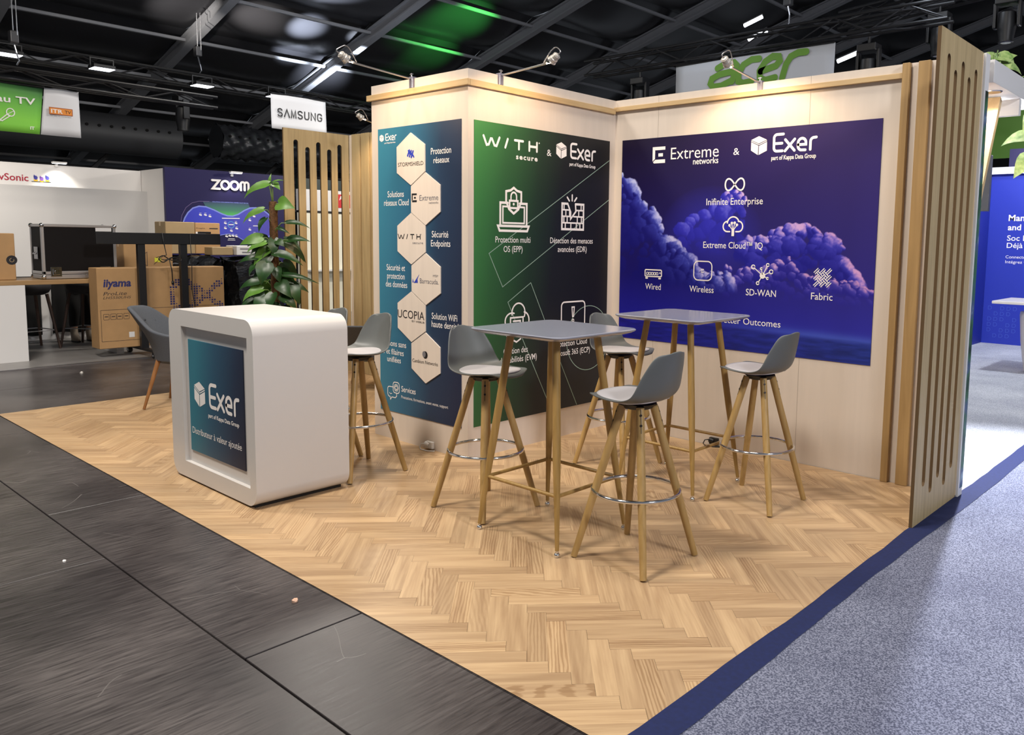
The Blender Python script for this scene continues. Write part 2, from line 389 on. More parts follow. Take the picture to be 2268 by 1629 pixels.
M_beam = mat('roof_beam_grey', '77787C', 0.5, metal=0.0)
M_purl = mat('roof_purlin_grey', '808185', 0.5, metal=0.0)
M_truss = mat('truss_black', '101012', 0.45)

def floor_mat():
    m = bpy.data.materials.new('hall_floor_black'); m.use_nodes = True; nt = m.node_tree; N = nt.nodes; L = nt.links
    b = N['Principled BSDF']
    tc = N.new('ShaderNodeTexCoord'); mp = N.new('ShaderNodeMapping'); L.new(tc.outputs['Object'], mp.inputs[0]); mp.inputs['Scale'].default_value = (34, 2.2, 1)
    n1 = N.new('ShaderNodeTexNoise'); n1.inputs['Scale'].default_value = 2.5; n1.inputs['Detail'].default_value = 8; n1.inputs['Roughness'].default_value = 0.65; L.new(mp.outputs[0], n1.inputs['Vector'])
    n2 = N.new('ShaderNodeTexNoise'); n2.inputs['Scale'].default_value = 1.3; n2.inputs['Detail'].default_value = 3; L.new(tc.outputs['Object'], n2.inputs['Vector'])
    r = N.new('ShaderNodeValToRGB'); e = r.color_ramp.elements
    e[0].position = 0.35; e[0].color = (*lin('2E2A2B'), 1); e[1].position = 0.72; e[1].color = (*lin('565150'), 1)
    L.new(n1.outputs[0], r.inputs[0])
    r2 = N.new('ShaderNodeValToRGB'); e = r2.color_ramp.elements; e[0].position = 0.38; e[0].color = (0.58, 0.56, 0.58, 1); e[1].position = 0.62; e[1].color = (1.35, 1.35, 1.33, 1)
    L.new(n2.outputs[0], r2.inputs[0])
    mx = N.new('ShaderNodeMixRGB'); mx.blend_type = 'MULTIPLY'; mx.inputs[0].default_value = 1; L.new(r.outputs[0], mx.inputs[1]); L.new(r2.outputs[0], mx.inputs[2])
    # fine scratches
    vs = N.new('ShaderNodeTexVoronoi'); vs.feature = 'DISTANCE_TO_EDGE'; vs.inputs['Scale'].default_value = 2.3
    n3 = N.new('ShaderNodeTexNoise'); n3.inputs['Scale'].default_value = 0.9; n3.inputs['Detail'].default_value = 2; L.new(tc.outputs['Object'], n3.inputs['Vector'])
    av = N.new('ShaderNodeMixRGB'); av.inputs[0].default_value = 0.55; L.new(tc.outputs['Object'], av.inputs[1]); L.new(n3.outputs[1], av.inputs[2]); L.new(av.outputs[0], vs.inputs['Vector'])
    n4 = N.new('ShaderNodeTexNoise'); n4.inputs['Scale'].default_value = 3.0; L.new(tc.outputs['Object'], n4.inputs['Vector'])
    lt = N.new('ShaderNodeMath'); lt.operation = 'LESS_THAN'; lt.inputs[1].default_value = 0.0013; L.new(vs.outputs['Distance'], lt.inputs[0])
    gt = N.new('ShaderNodeMath'); gt.operation = 'GREATER_THAN'; gt.inputs[1].default_value = 0.55; L.new(n4.outputs[0], gt.inputs[0])
    ml = N.new('ShaderNodeMath'); ml.operation = 'MULTIPLY'; L.new(lt.outputs[0], ml.inputs[0]); L.new(gt.outputs[0], ml.inputs[1])
    m5 = N.new('ShaderNodeMixRGB'); m5.inputs[2].default_value = (*lin('625E5C'), 1); L.new(ml.outputs[0], m5.inputs[0]); L.new(mx.outputs[0], m5.inputs[1])
    L.new(m5.outputs[0], b.inputs['Base Color'])
    rr = N.new('ShaderNodeMapRange'); rr.inputs[3].default_value = 0.22; rr.inputs[4].default_value = 0.46; L.new(n1.outputs[0], rr.inputs[0]); L.new(rr.outputs[0], b.inputs['Roughness'])
    bp = N.new('ShaderNodeBump'); bp.inputs['Strength'].default_value = 0.10; bp.inputs['Distance'].default_value = 0.004; L.new(n1.outputs[0], bp.inputs['Height']); L.new(bp.outputs[0], b.inputs['Normal'])
    return m
M_floor = floor_mat()
def carpet_mat(name, ca, cb, scale=170):
    m = bpy.data.materials.new(name); m.use_nodes = True; nt = m.node_tree; N = nt.nodes; L = nt.links
    b = N['Principled BSDF']; b.inputs['Roughness'].default_value = 0.9; b.inputs['Specular IOR Level'].default_value = 0.15
    tc = N.new('ShaderNodeTexCoord'); n1 = N.new('ShaderNodeTexNoise'); n1.inputs['Scale'].default_value = scale; n1.inputs['Detail'].default_value = 2; L.new(tc.outputs['Object'], n1.inputs['Vector'])
    n2 = N.new('ShaderNodeTexNoise'); n2.inputs['Scale'].default_value = 2.0; n2.inputs['Detail'].default_value = 5; L.new(tc.outputs['Object'], n2.inputs['Vector'])
    r = N.new('ShaderNodeValToRGB'); e = r.color_ramp.elements; e[0].position = 0.40; e[0].color = (*lin(ca), 1); e[1].position = 0.62; e[1].color = (*lin(cb), 1); L.new(n1.outputs[0], r.inputs[0])
    r2 = N.new('ShaderNodeValToRGB'); e = r2.color_ramp.elements; e[0].position = 0.35; e[0].color = (0.82, 0.82, 0.86, 1); e[1].position = 0.65; e[1].color = (1.05, 1.05, 1.05, 1); L.new(n2.outputs[0], r2.inputs[0])
    mx = N.new('ShaderNodeMixRGB'); mx.blend_type = 'MULTIPLY'; mx.inputs[0].default_value = 1; L.new(r.outputs[0], mx.inputs[1]); L.new(r2.outputs[0], mx.inputs[2]); L.new(mx.outputs[0], b.inputs['Base Color'])
    bp = N.new('ShaderNodeBump'); bp.inputs['Strength'].default_value = 0.5; bp.inputs['Distance'].default_value = 0.004; L.new(n1.outputs[0], bp.inputs['Height']); L.new(bp.outputs[0], b.inputs['Normal'])
    return m
M_carpet = carpet_mat('carpet_blue_grey', '4A4E60', '85899B')
M_carpet2 = carpet_mat('carpet_pale_grey', '8C9098', 'C8CBD2')
M_tape = mat('edge_tape_navy', '0F1C4A', 0.9, noise=0.15, scale=60)

# ---------------------------------------------------------------- floor
fl = MB()
fl.box(-20, 9, -12, 16, -0.06, -0.012)
for j, (y1, off) in enumerate([(-3.175, 1.35), (-3.64, 0.065), (-4.86, -0.75), (-6.08, 0.4), (-7.3, -0.3)]):
    y0 = (-3.64 if j == 0 else y1-1.22)
    k = -3 if off > 0.2 else -2
    fl.box(-5.957, off+2.1*k-0.0035, y0+0.0035, y1-(0.0035 if j else 0), -0.03, 0.0, bevel=0.002, seg=1)
    while off+2.1*k < 2.6:
        fl.box(off+2.1*k+0.0035, off+2.1*(k+1)-0.0035, y0+0.0035, y1-(0.0035 if j else 0), -0.03, 0.0, bevel=0.002, seg=1); k += 1
for k in range(0, 7):            # aisle on the left of the stand
    for i in range(2):
        fl.box(-3.66-1.149*(i+1)+0.003, -3.66-1.149*i-0.003, -3.168+2.1*k, -3.168+2.1*(k+1)-0.007, -0.03, 0.0, bevel=0.002, seg=1)
fl.box(-3.66, 2.6, -3.174, 0.3, -0.03, 0.0)
struct(fl.build('floor', M_floor), 'scuffed black panelled exhibition hall floor with open seams', 'floor')

# oak herringbone vinyl, planks at 45 degrees to the stand
def herringbone():
    w, n = 0.0735, 5; q = 1/math.sqrt(2)
    x0, x1, y0, y1 = -3.655, 2.60, -3.172, -0.004
    bm = bmesh.new(); uvl = bm.loops.layers.uv.new('UVMap'); tone = bm.faces.layers.float.new('tone')
    R = random.Random(3)
    ox, oy = 2.079, -2.691
    def plank(a0, b0, la, lb):
        pts = [(a0, b0), (a0+la, b0), (a0+la, b0+lb), (a0, b0+lb)]
        P = [(ox+(a*w)*q+(b*w)*q, oy+(a*w)*q-(b*w)*q) for a, b in pts]
        # clip to the stand
        for ax, lim, sg in ((0, x0, 1), (0, x1, -1), (1, y0, 1), (1, y1, -1)):
            out = []
            for i in range(len(P)):
                A, B = P[i-1], P[i]
                ia = sg*(A[ax]-lim) >= 0; ib = sg*(B[ax]-lim) >= 0
                if ia != ib:
                    t = (lim-A[ax])/(B[ax]-A[ax]); out.append((A[0]+(B[0]-A[0])*t, A[1]+(B[1]-A[1])*t))
                if ib: out.append(B)
            P = out
            if len(P) < 3: return
        area = abs(sum(P[i-1][0]*P[i][1]-P[i][0]*P[i-1][1] for i in range(len(P))))/2
        if area < 1e-5: return
        mx_, my_ = sum(p[0] for p in P)/len(P), sum(p[1] for p in P)/len(P); g_ = 0.0006
        P = [(x+(g_ if x < mx_ else -g_), y+(g_ if y < my_ else -g_)) for x, y in P]
        vs = [bm.verts.new((x, y, 0.003)) for x, y in P]
        f = bm.faces.new(vs); f[tone] = R.random()
        du, dv = R.random()*40, R.random()*40
        flip = R.choice((-1, 1))
        for lp in f.loops:
            x, y = lp.vert.co.x-ox, lp.vert.co.y-oy
            a, b = (x+y)*q, (x-y)*q
            if la > lb: lp[uvl].uv = (a+du, (b-(b0+0.5)*w)*flip+round(dv))
            else: lp[uvl].uv = (b+du, (a-(a0+0.5)*w)*flip+round(dv))
    for k in range(-120, 121):
        for j in range(-14, 15):
            plank(k+2*n*j, k, n, 1)
            plank(k+n+2*n*j, k-n+1, 1, n)
    bmesh.ops.recalc_face_normals(bm, faces=bm.faces)
    for f in bm.faces:
        if f.normal.z < 0: f.normal_flip()
    me = bpy.data.meshes.new('floor'); bm.to_mesh(me); bm.free()
    o = bpy.data.objects.new('floor_covering', me); COL.objects.link(o); return o
M_oak = wood_mat('oak_herringbone', 'A58766', 'C9AC86', 0.42, 'X', 1.0, 'UV', 'tone')
vin = herringbone(); vin.data.materials.append(M_oak)
struct(vin, 'light oak herringbone floor covering of the stand', 'floor')
# carpet and navy tape on the right
cp = MB(); P0 = []
cp.box(2.60, 9, -12, 13, -0.01, 0.002)
struct(cp.build('floor_right', M_carpet), 'blue grey speckled carpet right of the navy edge tape', 'carpet')
cp = MB(); cp.box(-3.5, 2.60, 0.12, 13, -0.01, 0.0015)
struct(cp.build('floor_back', M_carpet2), 'pale grey carpet of the stand behind the right slatted panel', 'carpet')
tp = MB(); R = random.Random(5)
ys = [-12+0.16*i for i in range(0, 146)]
tp.grid([[(2.592+0.006*math.sin(y*2.3)+R.uniform(-0.005, 0.005), y, 0.0045), (2.694+0.010*math.sin(y*1.7+1)+R.uniform(-0.004, 0.004), y, 0.0045)] for y in ys])
tag(tp.build('edge_tape', M_tape), 'long navy blue cloth tape between the oak floor and the grey carpet', 'tape')

# ---------------------------------------------------------------- stand walls
def seams(mb, xs, y, z0, z1):
    for x in xs: mb.box(x-0.001, x+0.001, y-0.0005, y+0.001, z0, z1)
# right rear wall (y = 0)
w = MB(); w.box(0.0, 2.60, 0.0, 0.07, 0, 2.5)
wr = struct(w.build('wall_right', M_wall), 'cream rear wall carrying the purple cloud poster', 'wall')
M_seam = mat('panel_seam', 'A89C90', 0.8)
s = MB(); seams(s, (0.40, 1.58), -0.0006, 0, 2.5); s.build('panel_seam', M_seam, wr)
MB().box(0.0, 2.158, -0.024, 0, 2.415, 2.447, bevel=0.002).build('top_rail', M_trim, wr)
for a, b in ((2.160, 2.203), (2.252, 2.318)):
    MB().box(a, b, -0.032, 0, 0.004, 2.499, bevel=0.002).build('batten', M_batten, wr)
for a, b in ((2.395, 2.44), (2.50, 2.555)):
    MB().box(a, b, -0.032, 0, 0.004, 2.499, bevel=0.002).build('batten', M_batten, wr)
# middle wall (x = 0), faces +x
w = MB(); w.box(-0.07, 0.0, -1.400, -0.0, 0, 2.5)
wm = struct(w.build('wall_middle', M_wall), 'cream side wall carrying the dark green poster', 'wall')
MB().box(0.0, 0.022, -1.469-0.0, -0.026, 2.395, 2.434, bevel=0.002).build('top_rail', M_trimy, wm)
# left front wall (y = -1.47), faces -y
w = MB(); w.box(-1.032, 0.0, -1.4705, -1.4002, 0, 2.5)
wl = struct(w.build('wall_left', M_wall), 'narrow cream wall carrying the teal hexagon poster', 'wall')
MB().box(-1.06, 0.0225, -1.494, -1.4705, 2.395, 2.434, bevel=0.002).build('top_rail', M_trim, wl)
w = MB(); w.box(-1.032, -0.962, -1.40, -0.0, 0, 2.499)
struct(w.build('wall_store', M_wall), 'cream outer side wall of the storage cupboard', 'wall')
# back wall on the left with battens
w = MB(); w.box(-3.585, -0.07, 0.0, 0.07, 0, 2.4995)
wb = struct(w.build('wall_back', M_wall), 'cream back wall with vertical oak battens', 'wall')
for x0 in (-3.545, -3.375, -3.205, -3.035, -2.865, -2.695, -2.525, -2.355, -2.185, -2.015, -1.845, -1.675, -1.505, -1.335, -1.165):
    MB().box(x0+0.045, x0+0.178, -0.028, 0, 0.004, 2.498, bevel=0.002).build('batten', M_panel, wb)

# slatted panels with rounded slots
def slot_panel(name, x0, x1, ya, yb, slots, label):
    """vertical board in the plane x = const with rounded through slots; slots: (centre y, z bottom, z top)"""
    mb = MB(); bm = mb.bm
    cols = []
    cx = x0; wdt = 0.025
    yy = [ya]+[v for c, _, _ in slots for v in (c-wdt, c+wdt)]+[yb]
    zt, n = 2.5, 8
    for face in (x0, x1):
        for i in range(0, len(yy), 2):     # full-height strips
            mb.poly([(face, yy[i], 0), (face, yy[i+1], 0), (face, yy[i+1], zt), (face, yy[i], zt)])
        for c, zb, zz in slots:
            up_ = [(c+wdt*math.cos(PI*k/n), zz-wdt+wdt*math.sin(PI*k/n)) for k in range(n+1)]
            mb.poly([(face, y, z) for y, z in up_]+[(face, c-wdt, zt), (face, c+wdt, zt)])
            dn = [(c-wdt*math.cos(PI*k/n), zb+wdt-wdt*math.sin(PI*k/n)) for k in range(n+1)]
            mb.poly([(face, y, z) for y, z in dn]+[(face, c+wdt, 0), (face, c-wdt, 0)])
    for c, zb, zz in slots:
        loop = [(c+wdt*math.cos(PI*k/n), zz-wdt+wdt*math.sin(PI*k/n)) for k in range(n+1)]+[(c-wdt*math.cos(PI*k/n), zb+wdt-wdt*math.sin(PI*k/n)) for k in range(n+1)]
        for k in range(len(loop)):
            a, b = loop[k], loop[(k+1) % len(loop)]
            mb.poly([(x0, a[0], a[1]), (x1, a[0], a[1]), (x1, b[0], b[1]), (x0, b[0], b[1])])
    mb.poly([(x0, ya, 0), (x1, ya, 0), (x1, ya, zt), (x0, ya, zt)]); mb.poly([(x0, yb, 0), (x1, yb, 0), (x1, yb, zt), (x0, yb, zt)])
    mb.poly([(x0, ya, zt), (x1, ya, zt), (x1, yb, zt), (x0, yb, zt)]); mb.poly([(x0, ya, 0), (x1, ya, 0), (x1, yb, 0), (x0, yb, 0)])
    bmesh.ops.remove_doubles(bm, verts=bm.verts, dist=0.0002)
    bmesh.ops.recalc_face_normals(bm, faces=bm.faces)
    for f in bm.faces:
        if abs(f.normal.x) < 0.7: f.material_index = 1
    o = mb.build(name, M_panel); o.data.materials.append(M_edge)
    return tag(o, label, 'panel', 'slatted oak panels at the ends of the stand')
sp = slot_panel('slatted_panel', 2.580, 2.598, -0.738, -0.034, [(-0.605, 0.194, 2.393), (-0.490, 0.135, 2.332), (-0.375, 0.192, 2.393), (-0.262, 0.126, 2.332), (-0.148, 0.199, 2.390)],
           'tall oak panel with five round-ended slots beside the grey carpet')
slot_panel('slatted_panel', -3.612, -3.592, -0.736, -0.002, [(-0.604, 0.194, 2.395), (-0.477, 0.135, 2.333), (-0.355, 0.192, 2.393), (-0.232, 0.126, 2.332), (-0.112, 0.199, 2.391)],
           'tall oak panel with five round-ended slots behind the climbing plant')

# ---------------------------------------------------------------- roof of the hall
TN = 0.28
def roofz(x): return 8.0+TN*x
RAFT = [1.59+2.78*k for k in range(-5, 8)]
PURL = [-11.1+1.56*k for k in range(-6, 12)]
rf = MB(); R = random.Random(11)
for i in range(len(RAFT)-1):
    for j in range(len(PURL)-1):
        y0, y1, x0, x1 = RAFT[i], RAFT[i+1], PURL[j], PURL[j+1]
        nx, ny = 10, 12; ph = R.uniform(0, 6)
        rows = []
        for a in range(nx+1):
            row = []
            for b in range(ny+1):
                u, v = a/nx, b/ny
                sag = 0.16*math.sin(PI*u)*(0.75+0.25*math.sin(PI*v))+0.018*math.sin(9*v+ph+3*u)*math.sin(PI*u)
                x = x0+(x1-x0)*u
                row.append((x, y0+(y1-y0)*v, roofz(x)+0.16-sag))
            rows.append(row)
        rf.grid(rows)
roof = struct(rf.build('ceiling', M_roof, smooth=60), 'glossy black tent roof sheet stretched over grey beams', 'ceiling')
for y in RAFT:
    b = MB(); x0, x1 = -22.0, 9.0
    for (dy, w_, zt, zb) in ((0, 0.075, 0.03, 0.0), (0, 0.022, 0.0, -0.16), (0, 0.075, -0.16, -0.19)):
        for sgn in (0,):
            P = [(x0, y-w_, roofz(x0)+zb), (x1, y-w_, roofz(x1)+zb), (x1, y-w_, roofz(x1)+zt), (x0, y-w_, roofz(x0)+zt)]
            Q = [(x, yy+2*w_, z) for x, yy, z in P]
            b.poly(P); b.poly(Q[::-1])
            for k in range(4): b.poly([P[k], P[(k+1) % 4], Q[(k+1) % 4], Q[k]])
    b.build('rafter', M_beam, roof)
for x in PURL:
    b = MB(); z = roofz(x)
    b.box(x-0.035, x+0.035, RAFT[0], RAFT[-1], z-0.06, z-0.005, bevel=0.008, seg=1)
    b.build('purlin', M_purl, roof)
w = MB(); w.box(-21.6, -21.5, -12, 22, -0.06, 2.6)
struct(w.build('wall_far_left', mat('dark_drape', '08080A', 0.8)), 'black far left wall of the hall', 'wall')
w = MB(); w.box(-22, 10, 21.4, 21.5, -0.06, 10.5)
struct(w.build('wall_far_back', mat('dark_drape', '08080A', 0.8)), 'black far rear wall of the hall', 'wall')

# ---------------------------------------------------------------- posters
# --- teal poster with hexagons (y = -1.4705)
M_teal = gradient('teal_print', [(0, '357C94'), (0.35, '296280'), (0.7, '1C3450'), (1, '182440')], 'X', -1.09, -0.13, 0.5, tilt=-0.08)
b = MB(); b.box(-0.953, -0.0605, -1.4745, -1.4708, 0.204, 2.196)
teal = tag(b.build('wall_poster', M_teal), 'teal to navy poster with six cream hexagons on the narrow wall', 'poster')
TY = -1.4752
exer_logo(teal, -0.933, 2.107, 0.42, 0.40, M_print, y=TY, tag_row=('part of Kappa Data Group', -0.875, 2.092, 0.126, 0.009))
HX = [(-0.573, 1.972), (-0.4165, 1.703), (-0.573, 1.437), (-0.4165, 1.168), (-0.577, 0.902), (-0.4225, 0.632)]
M_hex = mat('hexagon_cream', 'DDD0C2', 0.55, noise=0.035, scale=3.0, stretch=(8, 8, 0.5))
hexes = []
for cx, cz in HX:
    h = MB(); pts = [(cx+0.1545*sx_, cz+0.1745*sz_) for sx_, sz_ in ((0, 1), (1, 0.5), (1, -0.5), (0, -1), (-1, -0.5), (-1, 0.5))]
    h.prism(pts, TY-0.006, TY+0.0006); hexes.append(h.build('hexagon_plate', M_hex, teal))
HY = TY-0.0068
def hx(i, rows, m, **kw): return put_text(hexes[i], rows, m, 'logo_lettering', y=HY, **kw)
hx(0, [('STORMSHIELD', -0.712, 1.926, 0.278, 0.026)], M_black)
s = MB()
for a, c in ((0, 0), (1, 1), (2, 2)):
    s.stroke([(-0.604+0.02*a, 1.995-0.006*a), (-0.584+0.02*a, 2.03-0.004*a)], 0.014, HY); s.stroke([(-0.596+0.02*a, 2.028-0.01*a), (-0.576+0.02*a, 2.0-0.008*a)], 0.012, HY)
s.build('emblem', M_bluep, hexes[0], recalc=False)
e_logo(hexes[1], -0.562, -0.507, 1.683, 1.741, M_black, y=HY)
hx(1, [('Extreme', -0.478, 1.692, 0.198, 0.036)], M_grey); hx(1, [('networks', -0.379, 1.669, 0.099, 0.015)], M_grey)
with_logo(hexes[2], -0.718, 1.435, 0.505, 0.52, M_black, y=HY, w=0.013); hx(2, [('secure', -0.556, 1.402, 0.115, 0.017)], M_grey)
s = MB(); s.poly([(-0.56, HY, 1.14), (-0.556, HY, 1.168), (-0.545, HY, 1.142)]); s.poly([(-0.545, HY, 1.138), (-0.483, HY, 1.2), (-0.505, HY, 1.165), (-0.500, HY, 1.14)]); s.build('emblem', M_bluep, hexes[3], recalc=False)
hx(3, [('Barracuda.', -0.479, 1.139, 0.200, 0.033)], M_grey); hx(3, [('MSP', -0.338, 1.187, 0.053, 0.014)], M_grey)
hx(4, [('UCOPIA', -0.729, 0.889, 0.297, 0.055)], M_black); hx(4, [('BY WEBLIB', -0.568, 0.867, 0.136, 0.012)], M_black)
hx(5, [('Cambium Networks', -0.565, 0.591, 0.275, 0.024)], M_black)
s = MB(); s.disc(-0.424, 0.653, 0.026, HY); s.build('emblem', M_black, hexes[5], recalc=False)
s = MB(); s.disc(-0.437, 0.657, 0.018, HY-0.0006, rz=0.021); s.build('emblem', M_grey, hexes[5], recalc=False)
put_text(teal, [('Protection', -0.363, 1.990, 0.205, 0.042), ('réseaux', -0.336, 1.932, 0.160, 0.040), ('Solutions', -0.845, 1.722, 0.186, 0.042), ('réseaux Cloud', -0.886, 1.664, 0.281, 0.042),
    ('Sécurité', -0.357, 1.449, 0.170, 0.042), ('Endpoints', -0.366, 1.389, 0.199, 0.042), ('Sécurité et', -0.864, 1.214, 0.213, 0.042), ('protection', -0.858, 1.155, 0.202, 0.042), ('des données', -0.876, 1.097, 0.248, 0.042),
    ('Solution WiFi', -0.361, 0.905, 0.262, 0.042), ('haute densité', -0.363, 0.851, 0.282, 0.042), ('Solutions sans', -0.948, 0.677, 0.303, 0.040), ('fil et filaires', -0.935, 0.617, 0.262, 0.040), ('unifiées', -0.867, 0.562, 0.160, 0.040),
    ('Services', -0.703, 0.363, 0.162, 0.040)], M_print, y=TY, bold=0.004)
put_text(teal, [('Prestations, formations, avant vente, support', -0.704, 0.315, 0.511, 0.020)], M_print, y=TY)
s = MB()
s.stroke(rrect(-0.800, -0.727, 0.343, 0.420, 0.02, 4), 0.006, TY, closed=True)
s.stroke([(-0.802, 0.382), (-0.845, 0.382)]+arc(-0.845, 0.362, 0.02, 0.02, 90, 180, 4)+[(-0.865, 0.325), (-0.855, 0.312), (-0.836, 0.308), (-0.832, 0.290), (-0.816, 0.308), (-0.775, 0.308), (-0.760, 0.320), (-0.760, 0.340)], 0.006, TY)
s.stroke(arc(-0.764, 0.381, 0.014, 0.014, 0, 360, 10), 0.006, TY); s.stroke([(-0.764+0.026*math.cos(k*PI/3), 0.381+0.026*math.sin(k*PI/3)) for k in range(6)], 0.005, TY, closed=True)
s.stroke([(-0.845, 0.337), (-0.832, 0.330), (-0.815, 0.335)], 0.004, TY)
s.build('speech_bubble_icon', M_print, teal, recalc=False)

# --- green poster on the middle wall (x = 0, faces +x): local x = world y
M_green = gradient('green_print', [(0, '38803F'), (0.22, '27592F'), (0.46, '16301E'), (0.64, '0C1216'), (1, '07070F')], 'X', -1.76, -0.40, 0.5, tilt=-0.16)
b = MB(); b.box(-1.4215, -0.0695, -0.0042, -0.0004, 0.213, 2.192)
green = tag(b.build('wall_poster', M_green, loc=(0, 0, 0), rotz=PI/2), 'dark green poster with white icons on the middle wall', 'poster')
GY = -0.0052
with_logo(green, -1.345, 2.040, 1.0, 1.0, M_print, y=GY)
exer_logo(green, -0.664, 2.016, 0.915, 0.93, M_print, y=GY, tag_row=('part of Kappa Data Group', -0.523, 1.976, 0.288, 0.024))
put_text(green, [('secure', -1.055, 1.978, 0.205, 0.034)], M_print, 'logo_lettering', GY, 0.03, space=1.25)
put_text(green, [('&', -0.758, 2.025, 0.045, 0.044)], M_print, 'logo_lettering', GY)
put_text(green, [('Protection multi', -1.238, 1.422, 0.325, 0.040), ('OS (EPP)', -1.164, 1.359, 0.176, 0.040), ('Détection des menaces', -0.715, 1.421, 0.463, 0.040), ('avancées (EDR)', -0.635, 1.359, 0.315, 0.040),
    ('Gestion des', -1.160, 0.668, 0.230, 0.041), ('vulnérabilités (EVM)', -1.227, 0.608, 0.388, 0.041), ('Protection Cloud', -0.649, 0.672, 0.349, 0.041), ('Microsoft 365 (ECP)', -0.683, 0.604, 0.419, 0.041)], M_print, y=GY, bold=0.002)
M_line = mat('print_pale_green', '8FA898', 0.5)
s = MB(); GL = GY+0.0005
for L_ in ([(-0.075, 2.047), (-1.294, 1.350), (-1.171, 1.127), (-0.072, 1.752)], [(-0.711, 0.271), (-0.987, 0.772)], [(-1.084, 0.952), (-1.122, 1.022), (-0.905, 1.147), (-0.581, 0.538), (-0.406, 0.219)]):
    s.stroke(L_, 0.005, GL)
s.stroke([(-0.987, 0.772), (-1.084, 0.952)], 0.005, GL)
s.stroke(arc(-0.285, 0.713, 0.243, 0.243, 0, 360, 48), 0.005, GL)
s.build('line_pattern', M_line, green, recalc=False)
s = MB(); wd = 0.016
s.stroke([(-1.128, 1.684), (-1.196, 1.684), (-1.196, 1.535)], wd, GY); s.stroke([(-1.018, 1.684), (-0.951, 1.684), (-0.951, 1.535)], wd, GY)
s.stroke([(-1.135, 1.660), (-1.173, 1.660), (-1.173, 1.552), (-0.974, 1.552), (-0.974, 1.660), (-1.012, 1.660)], 0.012, GY)
s.stroke([(-1.217, 1.532), (-0.930, 1.532), (-0.945, 1.500), (-1.202, 1.500)], wd, GY, closed=True)
s.stroke([(-1.074, 1.786), (-1.045, 1.768), (-1.004, 1.760), (-1.004, 1.695), (-1.030, 1.645), (-1.074, 1.616), (-1.118, 1.645), (-1.144, 1.695), (-1.144, 1.760), (-1.103, 1.768)], wd, GY, closed=True)
s.stroke([(-1.112, 1.700), (-1.036, 1.700), (-1.036, 1.652), (-1.112, 1.652)], 0.014, GY, closed=True)
s.stroke([(-1.100, 1.702)]+arc(-1.074, 1.728, 0.026, 0.028, 180, 0, 10)+[(-1.048, 1.702)], 0.012, GY); s.disc(-1.074, 1.678, 0.009, GY)
s.build('laptop_shield_icon', M_print, green, recalc=False)
s = MB()
s.stroke([(-0.536, 1.704), (-0.595, 1.704), (-0.595, 1.522), (-0.362, 1.522), (-0.362, 1.704), (-0.452, 1.704)], wd, GY)
s.stroke([(-0.536, 1.704), (-0.503, 1.645), (-0.503, 1.596), (-0.447, 1.652), (-0.452, 1.704)], 0.014, GY)
for z in (1.568, 1.614, 1.660):
    s.stroke([(-0.595, z), (-0.520 if z > 1.64 else -0.503, z)], 0.011, GY); s.stroke([(-0.445 if z > 1.64 else (-0.47 if z > 1.6 else -0.503), z), (-0.362, z)], 0.011, GY)
for x, za, zb in ((-0.56, 1.522, 1.568), (-0.50, 1.522, 1.568), (-0.44, 1.522, 1.568), (-0.40, 1.522, 1.568), (-0.575, 1.568, 1.614), (-0.54, 1.568, 1.614), (-0.43, 1.568, 1.614), (-0.385, 1.568, 1.614), (-0.555, 1.614, 1.66), (-0.515, 1.614, 1.66), (-0.415, 1.614, 1.66), (-0.575, 1.66, 1.704), (-0.39, 1.66, 1.704)):
    s.stroke([(x, za), (x, zb)], 0.011, GY)
for a, b_ in (((-0.542, 1.750), (-0.520, 1.726)), ((-0.489, 1.768), (-0.489, 1.728)), ((-0.440, 1.750), (-0.462, 1.726))): s.stroke([a, b_], 0.013, GY)
s.build('broken_wall_icon', M_print, green, recalc=False)
s = MB()
s.stroke(arc(-1.022, 0.945, 0.062, 0.066, -25, 190, 18), 0.011, GY); s.stroke(arc(-1.085, 0.892, 0.062, 0.055, 70, 210, 12), 0.011, GY); s.stroke(arc(-0.972, 0.890, 0.052, 0.058, -60, 85, 12), 0.011, GY)
s.stroke([(-1.097, 0.800), (-1.097, 0.914), (-0.978, 0.914), (-0.978, 0.800)], 0.012, GY, closed=True); s.stroke([(-1.07, 0.89), (-1.005, 0.89), (-1.005, 0.87)], 0.012, GY)
s.stroke([(-1.12, 0.78), (-1.16, 0.83), (-1.147, 0.862)], 0.011, GY); s.stroke([(-0.94, 0.842), (-0.955, 0.80), (-1.12, 0.78)], 0.011, GY)
s.stroke([(-1.08, 0.765), (-1.04, 0.745), (-1.0, 0.765)], 0.011, GY)
s.build('cloud_device_icon', M_print, green, recalc=False)
s = MB()
s.stroke(rrect(-0.588, -0.330, 0.745, 0.995, 0.03, 4), 0.011, GY, closed=True); s.stroke([(-0.474, 0.955), (-0.448, 0.955), (-0.455, 0.886), (-0.467, 0.886)], 0.010, GY, closed=True); s.stroke(arc(-0.461, 0.856, 0.010, 0.010, 0, 360, 8), 0.008, GY)
s.build('alert_icon', M_print, green, recalc=False)

